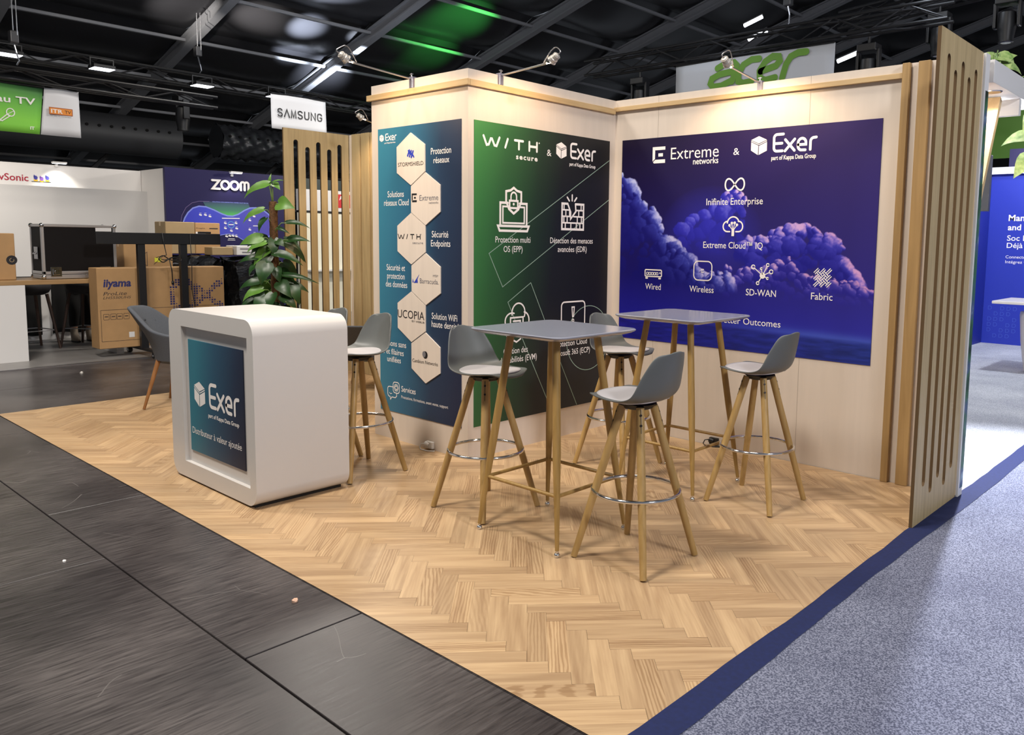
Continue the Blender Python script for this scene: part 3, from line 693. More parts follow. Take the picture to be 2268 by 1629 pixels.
# --- cloud poster on the right wall (y = 0)
def vnoise(x, y, seed):
    r = np.random.RandomState(seed); T = r.rand(256, 256)
    xi = np.floor(x).astype(int); yi = np.floor(y).astype(int); xf = x-xi; yf = y-yi
    xf = xf*xf*(3-2*xf); yf = yf*yf*(3-2*yf); g = lambda a, b: T[a % 256, b % 256]
    return (g(xi, yi)*(1-xf)+g(xi+1, yi)*xf)*(1-yf)+(g(xi, yi+1)*(1-xf)+g(xi+1, yi+1)*xf)*yf
def fbm(x, y, seed, o=5):
    s_ = 0; a = 0.5
    for i in range(o): s_ = s_+a*vnoise(x*2**i, y*2**i, seed+i); a *= 0.5
    return s_
def billow(x, y, seed, o=5):
    s_ = 0; a = 0.55
    for i in range(o): s_ = s_+a*(1-np.abs(2*vnoise(x*2**i, y*2**i, seed+i)-1)); a *= 0.5
    return s_
def cloud_poster():
    u0, u1, v0, v1 = 0.074, 2.052, 0.704, 2.199
    nx, nz = 460, 350
    U, V = np.meshgrid(np.linspace(u0, u1, nx), np.linspace(v0, v1, nz))
    c = lambda h: np.array([int(h[i:i+2], 16) for i in (0, 2, 4)], float)/255
    a = ((U-u0)/(u1-u0))[..., None]; h = ((V-v0)/(v1-v0))[..., None]
    sky = (c('120828')*(1-a)+c('33265F')*a)*h**0.7+(c('17179E')*(1-a)+c('262494')*a)*(1-h**0.7)
    img = sky.copy()
    wx = U+0.026*(fbm(U*13, V*13, 50, 5)-0.47)*2; wz = V+0.026*(fbm(U*13+9, V*13, 60, 5)-0.47)*2
    fine = fbm(U*55, V*55, 70, 3)
    du = (u1-u0)/(nx-1); dv = (v1-v0)/(nz-1)
    def puffs(tops, base, n, rmin, rmax, rim, body, deep, light, seed, decay):
        """printed cumulus: overlapping round puffs, painted from the crest downwards"""
        R_ = np.random.RandomState(seed); tx, tz = zip(*tops); L_ = []
        for k in range(n):
            x = R_.uniform(tx[0], tx[-1]); t = np.interp(x, tx, tz); f = R_.rand()**1.7
            r = rmin+(rmax-rmin)*R_.rand()**1.6; z = t-r-f*max(0, t-base)
            L_.append((z+R_.uniform(-0.02, 0.02), x, z, r*(1-0.25*f), t-z-r))
        for _, x, z, r, dep in sorted(L_, reverse=True):
            i0, i1 = max(0, int((x-r*1.5-u0)/du)), min(nx, int((x+r*1.5-u0)/du)+1); j0, j1 = max(0, int((z-r*1.5-v0)/dv)), min(nz, int((z+r*1.5-v0)/dv)+1)
            if i1 <= i0 or j1 <= j0: continue
            X = (wx[j0:j1, i0:i1]-x)/r; Z = (wz[j0:j1, i0:i1]-z)/r; q = X*X+Z*Z
            m_ = np.clip((1-q)/0.16, 0, 1)*np.clip((V[j0:j1, i0:i1]-base+0.05)/0.12, 0, 1)*np.clip((Z+0.95)/0.7, 0, 1)
            nz_ = np.sqrt(np.clip(1-q, 0, 1)); lit = np.clip(X*light[0]+Z*light[1]+nz_*light[2], 0, 1)*np.exp(-max(0, dep)/decay)
            lit = np.clip(lit*(0.70+0.75*fine[j0:j1, i0:i1]), 0, 1)
            k1 = np.clip((lit-0.34)/0.42, 0, 1)[..., None]; k0 = np.clip(lit/0.5, 0, 1)[..., None]
            rm = rim[0]*(1-a[j0:j1, i0:i1])+rim[1]*a[j0:j1, i0:i1]
            col = deep*(1-k0)+body*k0; col = col*(1-k1)+rm*k1
            img[j0:j1, i0:i1] = img[j0:j1, i0:i1]*(1-m_[..., None])+col*m_[..., None]
    # pale glow inside the central tower, then the cloud banks
    tw = np.clip(1-np.hypot((U-0.86)/0.42, (V-1.50)/0.34), 0, 1)[..., None]**0.7
    img[:] = img*(1-0.75*tw)+c('2C2CA8')*0.75*tw
    rimA = (c('B4BAEC'), c('CE9ACE'))
    puffs([(0.98, 1.80), (1.04, 1.835), (1.10, 1.80), (1.155, 1.755), (1.175, 1.68), (1.165, 1.60), (1.14, 1.50)], 1.45, 60, 0.018, 0.045, (c('C8B4E6'), c('D0A8DA')), c('4A44C0'), c('2624A0'), (0.85, 0.35, 0.25), 21, 0.10)
    puffs([(0.62, 1.60), (0.75, 1.66), (0.90, 1.72), (1.0, 1.74)], 1.40, 30, 0.03, 0.08, (c('5A5CD0'), c('6A64D0')), c('3432B8'), c('2624A0'), (0.5, 0.5, 0.3), 22, 0.10)
    puffs([(1.12, 1.50), (1.20, 1.51), (1.28, 1.505), (1.36, 1.56), (1.48, 1.585), (1.60, 1.585), (1.76, 1.535), (1.84, 1.45), (1.87, 1.36), (1.95, 1.27), (1.975, 1.20)], 1.17, 190, 0.020, 0.085, rimA, c('4846C0'), c('1A1784'), (0.42, 0.72, 0.18), 3, 0.11)
    puffs([(1.00, 1.30), (1.10, 1.27), (1.22, 1.30), (1.36, 1.31), (1.46, 1.38), (1.52, 1.31), (1.62, 1.24), (1.80, 1.24), (1.92, 1.23), (2.05, 1.17)], 1.10, 150, 0.016, 0.048, (c('A8A8E4'), c('CC94C4')), c('5048B0'), c('241E88'), (0.45, 0.72, 0.15), 34, 0.09)
    puffs([(0.05, 1.98), (0.12, 1.945), (0.20, 1.87), (0.28, 1.76), (0.38, 1.69), (0.43, 1.60), (0.50, 1.50), (0.60, 1.46), (0.69, 1.42), (0.73, 1.33), (0.80, 1.25), (0.92, 1.24), (1.0, 1.27), (1.07, 1.18)], 1.14, 230, 0.022, 0.095, (c('B8C2F0'), c('C4A4D8')), c('4650BC'), c('12106C'), (0.62, 0.55, 0.16), 8, 0.13)
    img = np.clip(img, 0, 1)
    # haze over the sea, then the sea itself
    hz = np.clip((1.20-V)/0.30, 0, 1)[..., None]; img = img*(1-0.55*hz)+(c('1E1E98')*(1-a)+c('2E30A6')*a)*0.55*hz
    band = np.exp(-((V-(0.905-0.03*U))/0.035)**2)[..., None]*np.clip(a*1.6-0.3, 0, 1); img = img*(1-0.55*band)+c('4C6CC8')*0.55*band
    sea = np.clip((0.89-0.02*U-V)/0.03, 0, 1)[..., None]; rip = fbm(U*9, V*60, 77)[..., None]
    img = img*(1-sea)+sea*((c('1B1A80')*(1-a)+c('22307E')*a)*(0.72+0.6*rip))
    img = np.clip(img, 0, 1)
    lin_ = np.where(img <= 0.04045, img/12.92, ((img+0.055)/1.055)**2.4)
    me = bpy.data.meshes.new('wall_poster')
    verts = np.stack([U, np.full_like(U, -0.0042), V], -1).reshape(-1, 3)
    idx = np.arange(nx*nz).reshape(nz, nx)
    q = np.stack([idx[:-1, :-1], idx[:-1, 1:], idx[1:, 1:], idx[1:, :-1]], -1).reshape(-1, 4)
    fv = [tuple(r) for r in q.tolist()]
    nb = len(verts); vl = verts.tolist()
    # thin board edge behind the print
    for x, z in ((u0, v0), (u1, v0), (u1, v1), (u0, v1)): vl.append([x, -0.0042, z])
    for x, z in ((u0, v0), (u1, v0), (u1, v1), (u0, v1)): vl.append([x, -0.0004, z])
    for k in range(4): fv.append((nb+k, nb+(k+1) % 4, nb+4+(k+1) % 4, nb+4+k))
    me.from_pydata(vl, [], fv); me.update()
    at = me.color_attributes.new('Col', 'FLOAT_COLOR', 'POINT')
    cols = np.concatenate([np.concatenate([lin_.reshape(-1, 3), np.ones((nx*nz, 1))], 1), np.tile([[0.02, 0.01, 0.1, 1]], (8, 1))])
    at.data.foreach_set('color', cols.astype(np.float32).ravel())
    o = bpy.data.objects.new('wall_poster', me); COL.objects.link(o)
    o.data.materials.append(mat('cloud_print', '302A80', 0.45, vcol=True, spec=0.25)); return o
cloud = tag(cloud_poster(), 'large purple blue cloudscape poster on the right rear wall', 'poster')
BY = -0.0052
e_logo(cloud, 0.359, 0.472, 2.014, 2.132, M_print, y=BY)
put_text(cloud, [('Extreme', 0.522, 2.035, 0.400, 0.082)], M_print, 'logo_lettering', BY, -0.004); put_text(cloud, [('networks', 0.714, 1.991, 0.207, 0.042)], M_print, 'logo_lettering', BY, 0.01)
put_text(cloud, [('&', 1.038, 2.038, 0.046, 0.046)], M_print, 'logo_lettering', BY)
exer_logo(cloud, 1.171, 2.027, 1.0, 1.0, M_print, y=BY, tag_row=('part of Kappa Data Group', 1.325, 1.989, 0.312, 0.028))
put_text(cloud, [('Inifinite Enterprise', 0.835, 1.703, 0.440, 0.046), ('Extreme Cloud™ IQ', 0.820, 1.405, 0.467, 0.044), ('Wired', 0.321, 1.088, 0.142, 0.044), ('Wireless', 0.715, 1.090, 0.202, 0.044), ('SD-WAN', 1.173, 1.090, 0.225, 0.044), ('Fabric', 1.646, 1.090, 0.145, 0.044), ('Better Outcomes', 0.971, 0.889, 0.469, 0.044)], M_print, y=BY, bold=0.002)
s = MB(); pts = []
for k in range(64):
    t = 2*PI*k/64; q_ = 1+math.sin(t)**2*0.55; pts.append((1.057+0.074*math.cos(t)/q_*1.0, 1.840+0.088*math.sin(t)*math.cos(t)/q_*1.12))
s.stroke(pts, 0.011, BY, closed=True, n=8); s.build('infinity_icon', M_print, cloud, recalc=False)
s = MB()
s.stroke(arc(1.010, 1.555, 0.033, 0.035, 100, 270, 8)+[(1.030, 1.520)], 0.010, BY); s.stroke(arc(1.055, 1.575, 0.046, 0.046, 20, 175, 10), 0.010, BY); s.stroke([(1.078, 1.520)]+arc(1.100, 1.555, 0.030, 0.035, -90, 100, 8), 0.010, BY)
for dx, dz, base in ((-0.028, 0.575, 0), (-0.010, 0.590, 0), (0.012, 0.592, 0), (0.030, 0.578, 0)):
    s.disc(1.055+dx, 1+dz-0.012, 0.010, BY, 10); s.stroke([(1.055+dx, 1+dz-0.015), (1.055+dx*0.25, 1.535), (1.055+dx*0.25, 1.492)], 0.006, BY)
s.build('cloud_tree_icon', M_print, cloud, recalc=False)
s = MB(); s.stroke(rrect(0.316, 0.466, 1.185, 1.234, 0.008, 3), 0.009, BY, closed=True)
for k in range(5): s.stroke(rrect(0.330+0.022*k, 0.347+0.022*k, 1.198, 1.215, 0.003, 2), 0.005, BY, closed=True)
s.disc(0.452, 1.212, 0.006, BY); s.stroke([(0.325, 1.172), (0.338, 1.172)], 0.012, BY); s.stroke([(0.444, 1.172), (0.457, 1.172)], 0.012, BY); s.build('switch_icon', M_print, cloud, recalc=False)
s = MB(); s.stroke(rrect(0.748, 0.897, 1.176, 1.310, 0.035, 6), 0.008, BY, closed=True); s.build('access_point_icon', M_print, cloud, recalc=False)
e_logo(cloud, 0.809, 0.832, 1.229, 1.256, M_print, y=BY)
s = MB(); s.disc(1.294, 1.228, 0.021, BY)
for x, z, r_ in ((1.222, 1.284, 0.013), (1.330, 1.300, 0.010), (1.357, 1.256, 0.013), (1.331, 1.211, 0.007), (1.260, 1.176, 0.010), (1.284, 1.274, 0.007)):
    s.stroke(arc(x, z, r_, r_, 0, 360, 12), 0.007, BY); d_ = math.hypot(x-1.294, z-1.228); k = (d_-r_)/d_; s.stroke([(1.294, 1.228), (1.294+(x-1.294)*k, 1.228+(z-1.228)*k)], 0.006, BY)
s.build('network_icon', M_print, cloud, recalc=False)
s = MB(); c45 = math.sqrt(0.5)
def wv(a, b_): return (1.718+(a*c45-b_*c45), 1.232+(a*c45+b_*c45))
for i in range(-2, 3):
    for j in range(-2, 3):
        if abs(i)+abs(j) > 2: continue
        p, q_ = i*0.029, j*0.029
        for o_ in (-0.0062, 0.0062):
            if (i+j) % 2 == 0: s.stroke([wv(p-0.019, q_+o_), wv(p+0.019, q_+o_)], 0.0055, BY, n=6)
            else: s.stroke([wv(p+o_, q_-0.019), wv(p+o_, q_+0.019)], 0.0055, BY, n=6)
s.build('weave_icon', M_print, cloud, recalc=False)

# ---------------------------------------------------------------- welcome counter
def counter():
    t = empty('counter', (-0.545, -2.61, 0.003), 0, 'white rounded box counter with a teal front graphic on the oak floor', 'counter')
    x0, x1, z0, z1, y0, y1 = -0.512, 0.512, 0.012, 1.005, -0.278, 0.278
    out = rrect(x0, x1, z0, z1, 0.085, 8); inn = rrect(-0.382, 0.424, 0.098, 0.902, 0.002, 1)
    inn = [(-0.355, 0.103), (0.440, 0.103), (0.440, 0.905), (-0.355, 0.905)]
    mb = MB(); bm = mb.bm
    # tunnel body: front frame with a recess, closed back
    fo = [bm.verts.new((x, y0, z)) for x, z in out]; bo = [bm.verts.new((x, y1, z)) for x, z in out]
    n = len(out)
    for i in range(n): bm.faces.new((fo[i], fo[(i+1) % n], bo[(i+1) % n], bo[i]))
    bm.faces.new(bo)
    fi = [bm.verts.new((x, y0, z)) for x, z in ((-0.347, 0.108), (0.447, 0.108), (0.447, 0.910), (-0.347, 0.910))]
    di = [bm.verts.new((v.co.x, y0+0.024, v.co.z)) for v in fi]
    # frame faces: four sectors (right, top, left, bottom)
    q = n//4     # vertices per corner arc
    TR, TL, BL, BR = fo[0:q], fo[q:2*q], fo[2*q:3*q], fo[3*q:4*q]
    h = q//2
    def fan(arc_, v): 
        for a, b in zip(arc_, arc_[1:]): bm.faces.new((v, a, b))
    fan(TR, fi[2]); fan(TL, fi[3]); fan(BL, fi[0]); fan(BR, fi[1])
    bm.faces.new((fi[2], TR[-1], TL[0], fi[3])); bm.faces.new((fi[3], TL[-1], BL[0], fi[0])); bm.faces.new((fi[0], BL[-1], BR[0], fi[1])); bm.faces.new((fi[1], BR[-1], TR[0], fi[2]))
    for i in range(4): bm.faces.new((fi[i], fi[(i+1) % 4], di[(i+1) % 4], di[i]))
    bm.faces.new(di)
    mb.build('body', M_white, t, smooth=30)
    MB().box(x0+0.06, x1-0.06, y0+0.02, y1-0.02, 0.0, 0.014).build('plinth', M_dark, t)
    M_g = gradient('counter_print', [(0, '2C7486'), (0.35, '23506A'), (0.75, '1A2C46'), (1, '14182E')], 'X', -0.30, 0.36, 0.4, tilt=-0.12)
    p = MB(); p.box(-0.300, 0.364, y0+0.018, y0+0.0236, 0.181, 0.836); pn = p.build('graphic_panel', M_g, t)
    y = y0+0.0172; U0 = -0.545
    exer_logo(pn, -0.780, 0.453, 1.165, 1.19, M_print, U0, y, ('part of Kappa Data Group', -0.607, 0.411, 0.366, 0.023))
    put_text(pn, [('Distributeur à valeur ajoutée', -0.820, 0.286, 0.602, 0.038)], M_print, 'caption_text', y, 0.0, U0)
counter()

# ---------------------------------------------------------------- bar stools
def shell_pts():
    prof = [(0.212, 0.728, 0.065), (0.203, 0.738, 0.110), (0.172, 0.743, 0.148), (0.11, 0.737, 0.172), (0.04, 0.729, 0.183), (-0.05, 0.725, 0.186), (-0.115, 0.735, 0.184),
            (-0.152, 0.762, 0.180), (-0.173, 0.805, 0.170), (-0.186, 0.850, 0.157), (-0.197, 0.895, 0.141), (-0.206, 0.935, 0.122), (-0.213, 0.962, 0.098), (-0.216, 0.971, 0.066)]
    rows = []; n = 12
    for i, (x, z, hw) in enumerate(prof):
        f = i/(len(prof)-1); row = []
        for k in range(n+1):
            t = -1+2*k/n; e = abs(t)**2.2
            rise = 0.016*e*(1-f) if f < 0.5 else 0.0
            up_ = max(0, 1-abs(f-0.5)/0.25)
            dx = 0.052*e*max(0, min(1, (f-0.42)/0.25))*(1.0 if f < 0.8 else 1-0.5*(f-0.8)/0.2)+0.03*e*up_
            dz = rise+0.020*e*up_
            if f > 0.95: dz -= 0.010*e
            row.append((x+dx-(0.018*e if i < 2 else 0), t*hw, z+dz-(0.008*e if i < 2 else 0)))
        rows.append(row)
    return rows
def stool(loc, rotz, label):
    t = empty('bar_stool', loc, rotz, label, 'stool', 'grey shell bar stools on oak legs')
    rows = shell_pts(); mb = MB(); mb.grid(rows)
    sh = mb.build('seat_shell', M_shell, t, smooth=179)
    m = sh.modifiers.new('thickness', 'SOLIDIFY'); m.thickness = 0.010; m.offset = 1.0
    m = sh.modifiers.new('soft', 'SUBSURF'); m.levels = 1; m.render_levels = 2
    # cushion pad: follows the seat
    c = MB(); R_ = []
    for r_ in (0.0, 0.45, 0.8, 0.95, 1.0, 0.97):
        ring = []
        for k in range(28):
            a = 2*PI*k/28; ca, sa = math.cos(a), math.sin(a)
            x = 0.028+0.164*r_*math.copysign(abs(ca)**0.85, ca); yv = 0.160*r_*math.copysign(abs(sa)**0.85, sa)
            zz = np.interp(x, [-0.16, -0.12, -0.05, 0.04, 0.12, 0.185, 0.23], [0.765, 0.739, 0.728, 0.731, 0.740, 0.746, 0.735])
            e = (abs(yv)/0.205)**2.2
            z = zz+0.016*e*0.7+(0.024*(1-0.35*r_**2) if r_ < 0.99 and len(R_) < 4 else (0.010 if len(R_) == 4 else 0.002))
            ring.append((x, yv, z))
        R_.append(ring)
    c.grid(R_, closed_u=True); bmesh.ops.remove_doubles(c.bm, verts=c.bm.verts, dist=0.0005)
    cu = c.build('seat_cushion', M_pad, t, smooth=179)
    m = cu.modifiers.new('soft', 'SUBSURF'); m.levels = 1; m.render_levels = 1
    MB().lathe([(0.055, 0.694), (0.066, 0.698), (0.070, 0.708), (0.085, 0.720)], n=24).build('seat_mount', M_dark, t, smooth=30)
    for sx in (1, -1):
        for sy in (1, -1):
            top = Vector((0.050*sx, 0.050*sy, 0.708)); ft = Vector((0.198*sx, 0.198*sy, 0.004))
            l = MB(); l.tube(top, top.lerp(ft, 0.5), 0.0185, 0.0190, 16); l.tube(top.lerp(ft, 0.5), ft, 0.0190, 0.0150, 16)
            lg = l.build('leg', M_leg, t, smooth=40)
            d = (ft-top).normalized(); outw = Vector((sx, sy, 0)).normalized(); nrm = (outw-d*outw.dot(d)).normalized()
            side = d.cross(nrm)
            b = MB()
            for s_ in (0.035, 0.080):
                p = top+d*s_
                b.tube(p+nrm*0.013, p+nrm*0.0205, 0.006, 0.0055, 10)
            b.build('bolt', M_bolt, lg)
            b = MB(); p0 = top+d*0.01+nrm*0.0186; p1 = top+d*0.115+nrm*0.0186
            b.tube(p0-side*0.0, p1, 0.0016, 0.0012, 6); b.build('saw_slot', M_dark, lg)
    zr = 0.318; k = (0.702-zr)/0.698; rr = (0.050+0.148*k)*math.sqrt(2)+0.013
    MB().path([(rr*math.cos(a), rr*math.sin(a), zr) for a in [2*PI*i/48 for i in range(48)]], 0.0085, 10, closed=True).build('foot_ring', M_chrome, t, smooth=179)
    return t
st0 = stool((0.770, -2.010, 0.003), 0, 'grey bar stool left of the front table, facing the table before the green poster')
dup(st0, (1.780, -2.005, 0.003), PI, 'nearest grey bar stool, its back turned to the camera at the front table')
dup(st0, (1.783, -0.895, 0.003), PI, 'grey bar stool at the rear table, in front of the right rear wall')
dup(st0, (0.752, -0.842, 0.003), 0, 'grey bar stool in the wall corner, partly behind the front table top')
dup(st0, (-0.290, -2.095, 0.003), -PI/2, 'grey bar stool behind the white counter, nearest the teal poster')
dup(st0, (-0.770, -2.095, 0.003), -PI/2, 'grey bar stool mostly hidden behind the white counter')

# ---------------------------------------------------------------- bar tables
def table(loc, label):
    t = empty('bar_table', loc, 0, label, 'table', 'square grey bar tables')
    def ro(h, r): return rrect(-h, h, -h, h, r, 6)
    mb = MB(); L_ = [(0.262, 0.05, 0.990), (0.286, 0.055, 0.998), (0.300, 0.06, 1.006), (0.302, 0.06, 1.012), (0.298, 0.06, 1.0155)]
    V = [[mb.bm.verts.new((x, y, z)) for x, y in ro(h, r)] for h, r, z in L_]
    for A, B in zip(V, V[1:]):
        for i in range(len(A)): mb.bm.faces.new((A[i], A[(i+1) % len(A)], B[(i+1) % len(A)], B[i]))
    mb.bm.faces.new(V[0][::-1]); mb.bm.faces.new(V[-1])
    mb.build('table_top', M_ttop, t, smooth=25)
    P = {}
    for sx in (1, -1):
        for sy in (1, -1):
            a = Vector((0.150*sx, 0.145*sy, 0.992)); b = Vector((0.264*sx, 0.246*sy, 0.030))
            l = MB(); l.tube(a, a.lerp(b, 0.55), 0.0185, 0.0195, 16); l.tube(a.lerp(b, 0.55), b, 0.0195, 0.0095, 16)
            lg = l.build('leg', M_tleg, t, smooth=30)
            f = MB(); f.lathe([(0.006, 0.030), (0.006, 0.021), (0.011, 0.019), (0.0145, 0.013), (0.0135, 0.006), (0.010, 0.0)], (b.x, b.y, 0), 18); f.build('glide_foot', M_chrome, lg, smooth=60)
            k = (0.992-0.272)/(0.962); P[(sx, sy)] = a.lerp(b, k)
    s = MB()
    for a, b in (((1, 1), (1, -1)), ((1, -1), (-1, -1)), ((-1, -1), (-1, 1)), ((-1, 1), (1, 1))): s.tube(P[a], P[b], 0.0088, n=10)
    s.build('stretcher', M_tleg, t, smooth=60)
    return t
tb = table((1.2665, -2.015, 0.003), 'square grey bar table nearest the camera, between two stools')
dup(tb, (1.2700, -0.905, 0.003), 0, 'square grey bar table before the purple cloud poster')

# ---------------------------------------------------------------- tufted armchairs
def armchair(loc, rotz, label):
    t = empty('armchair', loc, rotz, label, 'chair', 'dark grey tufted tub chairs')
    # tub: horseshoe wall, tall at the back (-x), low arms; thickness built in
    n = 32; zb = 0.40
    def rim(a):      # a: angle from back centre, radians
        c = abs(a)
        return np.interp(c, [0, 0.45, 0.62, 1.05, 1.5, 2.2, 2.5], [0.835, 0.832, 0.815, 0.66, 0.622, 0.61, 0.60])
    def ring(z_frac, inset):
        out = []
        for k in range(n+1):
            a = -2.35+4.7*k/n; zt = rim(a); z = zb+(zt-zb)*z_frac
            flare = 0.80+0.20*z_frac
            rx = (0.285-inset)*flare; ry = (0.300-inset)*flare
            lean = -0.17*max(0, (z-0.52))/0.32*max(0, math.cos(a))
            out.append((-rx*math.cos(a)*1.0+lean+0.02, ry*math.sin(a)*1.02, z if z_frac < 1 else zt))
        return out
    mb = MB(); rows = [ring(f, 0.0) for f in (0, 0.12, 0.4, 0.7, 0.92, 0.985)]+[[(x, y, z+0.012) for x, y, z in ring(0.985, 0.022)]]+[ring(f, 0.045) for f in (0.96, 0.7, 0.4, 0.2)]
    mb.grid(rows)
    bm = mb.bm
    tub = mb.build('tub_back', M_felt, t, smooth=179)
    m = tub.modifiers.new('soft', 'SUBSURF'); m.levels = 1; m.render_levels = 2
    c = MB(); R_ = []
    for r_, z in ((0.001, 0.505), (0.7, 0.500), (0.95, 0.488), (1.0, 0.465), (1.0, 0.42), (0.9, 0.375), (0.001, 0.37)):
        R_.append([(0.035+0.235*r_*math.cos(a)*(1.05 if math.cos(a) > 0 else 1), 0.245*r_*math.sin(a), z) for a in [2*PI*k/32 for k in range(32)]])
    c.grid(R_, closed_u=True); bmesh.ops.remove_doubles(c.bm, verts=c.bm.verts, dist=0.002)
    c.build('seat_cushion', M_felt, t, smooth=179)
    for y, z in ((-0.12, 0.70), (0, 0.72), (0.12, 0.70), (-0.06, 0.60), (0.06, 0.60)):
        b = MB(); x = -0.245-0.17*max(0, z-0.52)/0.32+0.02+0.045*0+abs(y)*0.17; b.lathe([(0.012, 0), (0.010, 0.005), (0.004, 0.008)], (0, 0, 0), 12, M=Matrix.Translation((x+0.030, y, z)) @ Matrix.Rotation(PI/2-0.25, 4, 'Y')); b.build('tuft_button', mat('felt_dark', '3A3E44', 0.9), tub, smooth=60)
    for sx in (1, -1):
        for sy in (1, -1):
            l = MB(); l.tube((0.02+0.155*sx, 0.155*sy, 0.40), (0.02+0.245*sx, 0.245*sy, 0.004), 0.019, 0.011, 14); l.build('leg', M_cleg, t, smooth=40)
    return t
ch = armchair((-3.055, -1.985, 0.003), math.radians(45), 'dark grey tufted armchair left of the white counter')
c2_ = dup(ch, (-2.56, -0.52, 0.003), math.radians(125), 'low dark grey tub chair glimpsed between the stools behind the counter'); c2_.scale = (1, 1, 0.78)

# ---------------------------------------------------------------- clip-on arm floodlights
def flood(base, axis, label, head_len=0.47, drop=0.06, lit=None, energy=0, aim=None, swan=True, tilt=0.55, bulb_on=True):
    """clamp on the wall top, straight arm outward (axis), small spot head at its end"""
    ang = math.atan2(axis[1], axis[0])
    t = empty('arm_floodlight', base, ang, label, 'lamp', 'clip-on arm floodlights')
    MB().box(0.0, 0.018, -0.017, 0.017, -0.065, 0.0, bevel=0.002).box(-0.02, 0.018, -0.017, 0.017, 0.0, 0.010, bevel=0.002).build('clamp', M_bolt if not swan else mat('clamp_zinc', '8E8EA0', 0.35, metal=0.7), t)
    k = MB(); k.tube((0.01, 0, 0.01), (0.01, 0, 0.032), 0.005); k.tube((0.01, -0.014, 0.026), (0.01, 0.014, 0.026), 0.004); k.build('clamp_screw', M_steel, t)
    e = Vector((head_len, 0, drop)); a = Vector((0.015, 0, -0.004))
    MB().tube(a, e, 0.0062, n=10).build('arm', M_steel, t, smooth=60)
    y = MB(); f = e+Vector((0.045, 0, 0.010))
    y.path([e-Vector((0.02, 0, 0)), e+Vector((0.01, 0.022, 0.004)), f+Vector((0, 0.030, 0))], 0.004, 6); y.path([e-Vector((0.02, 0, 0)), e+Vector((0.01, -0.022, 0.004)), f+Vector((0, -0.030, 0))], 0.004, 6)
    y.tube(f+Vector((0, 0.03, 0)), f-Vector((0, 0.03, 0)), 0.005); y.build('yoke', M_steel, t)
    # spot head: open reflector can looking back down at the wall
    d = Vector((-math.cos(tilt), 0, -math.sin(tilt))); q = d.to_track_quat('Z', 'Y').to_matrix().to_4x4(); c = f+Vector((0.008, 0, 0.008))
    M = Matrix.Translation(c) @ q @ Matrix.Scale(0.78, 4)
    h = MB(); h.lathe([(0.010, -0.058), (0.022, -0.052), (0.026, -0.040), (0.026, -0.018), (0.034, -0.010), (0.036, 0.014), (0.040, 0.018), (0.040, 0.022), (0.034, 0.022), (0.022, -0.004)], n=20, M=M)
    for s_ in (-0.034, -0.046, -0.028): h.lathe([(0.030, s_), (0.031, s_+0.002), (0.030, s_+0.004)], n=20, M=M)
    hd = h.build('lamp_head', mat('lamp_head_chrome', 'C8C2B8', 0.35, metal=0.45), t, smooth=30)
    g = MB(); g.lathe([(0.001, 0.006), (0.014, 0.008), (0.022, 0.013), (0.031, 0.015), (0.0312, 0.016)], n=18, M=M); g.build('lamp_glass', M_bulb, hd, smooth=60)
    if swan:
        w_ = MB(); P = [M @ Vector((0, 0, -0.055)), M @ Vector((0, 0, -0.09)), c+Vector((0.03, 0.01, 0.062)), c+Vector((0.0, 0.015, 0.072)), c+Vector((-0.035, 0.01, 0.05)), e+Vector((-0.03, 0, 0.006))]
        sp_ = []
        for i in range(len(P)-1):
            for j in range(5):
                a0 = P[max(i-1, 0)]; a1 = P[i]; a2 = P[i+1]; a3 = P[min(i+2, len(P)-1)]; s_ = j/5
                sp_.append(0.5*((2*a1)+(a2-a0)*s_+(2*a0-5*a1+4*a2-a3)*s_*s_+(3*a1-a0-3*a2+a3)*s_**3))
        w_.path(sp_+[P[-1]], 0.0035, 6); w_.build('cable', M_steel, t, smooth=179)
    if energy:
        R3 = Matrix.Rotation(ang, 4, 'Z'); wp = Vector(base)+(R3 @ (M @ Vector((0, 0, 0.045))))
        lo = lamp('lamp_light', 'SPOT', wp, energy, WARM, aim, spot_size=2.35, spot_blend=0.55, shadow_soft_size=0.03)
    return t
flood((-0.555, -1.4725, 2.5), (0, -1), 'clip-on arm floodlight over the teal hexagon poster', 0.46, 0.025, energy=26, aim=(-0.50, -1.47, 1.75))
flood((0.001, -1.202, 2.5), (1, 0), 'clip-on arm floodlight over the dark green poster', 0.42, 0.020, energy=26, aim=(0.0, -1.05, 1.75))
flood((1.224, -0.001, 2.5), (0, -1), 'clip-on arm floodlight over the purple cloud poster', 0.38, 0.035, energy=34, aim=(1.25, 0.0, 1.75))
flood((-1.033, -1.05, 2.5), (-1, 0), 'lit floodlight left of the storage cupboard, just above the slatted panel', 0.40, 0.02, energy=24, aim=(-1.9, -1.3, 0.6), tilt=1.15)
flood((-2.84, -0.001, 2.5), (0, -1), 'arm floodlight on the back wall behind the storage cupboard', 0.30, 0.06, energy=34, aim=(-2.84, 0.0, 1.6))

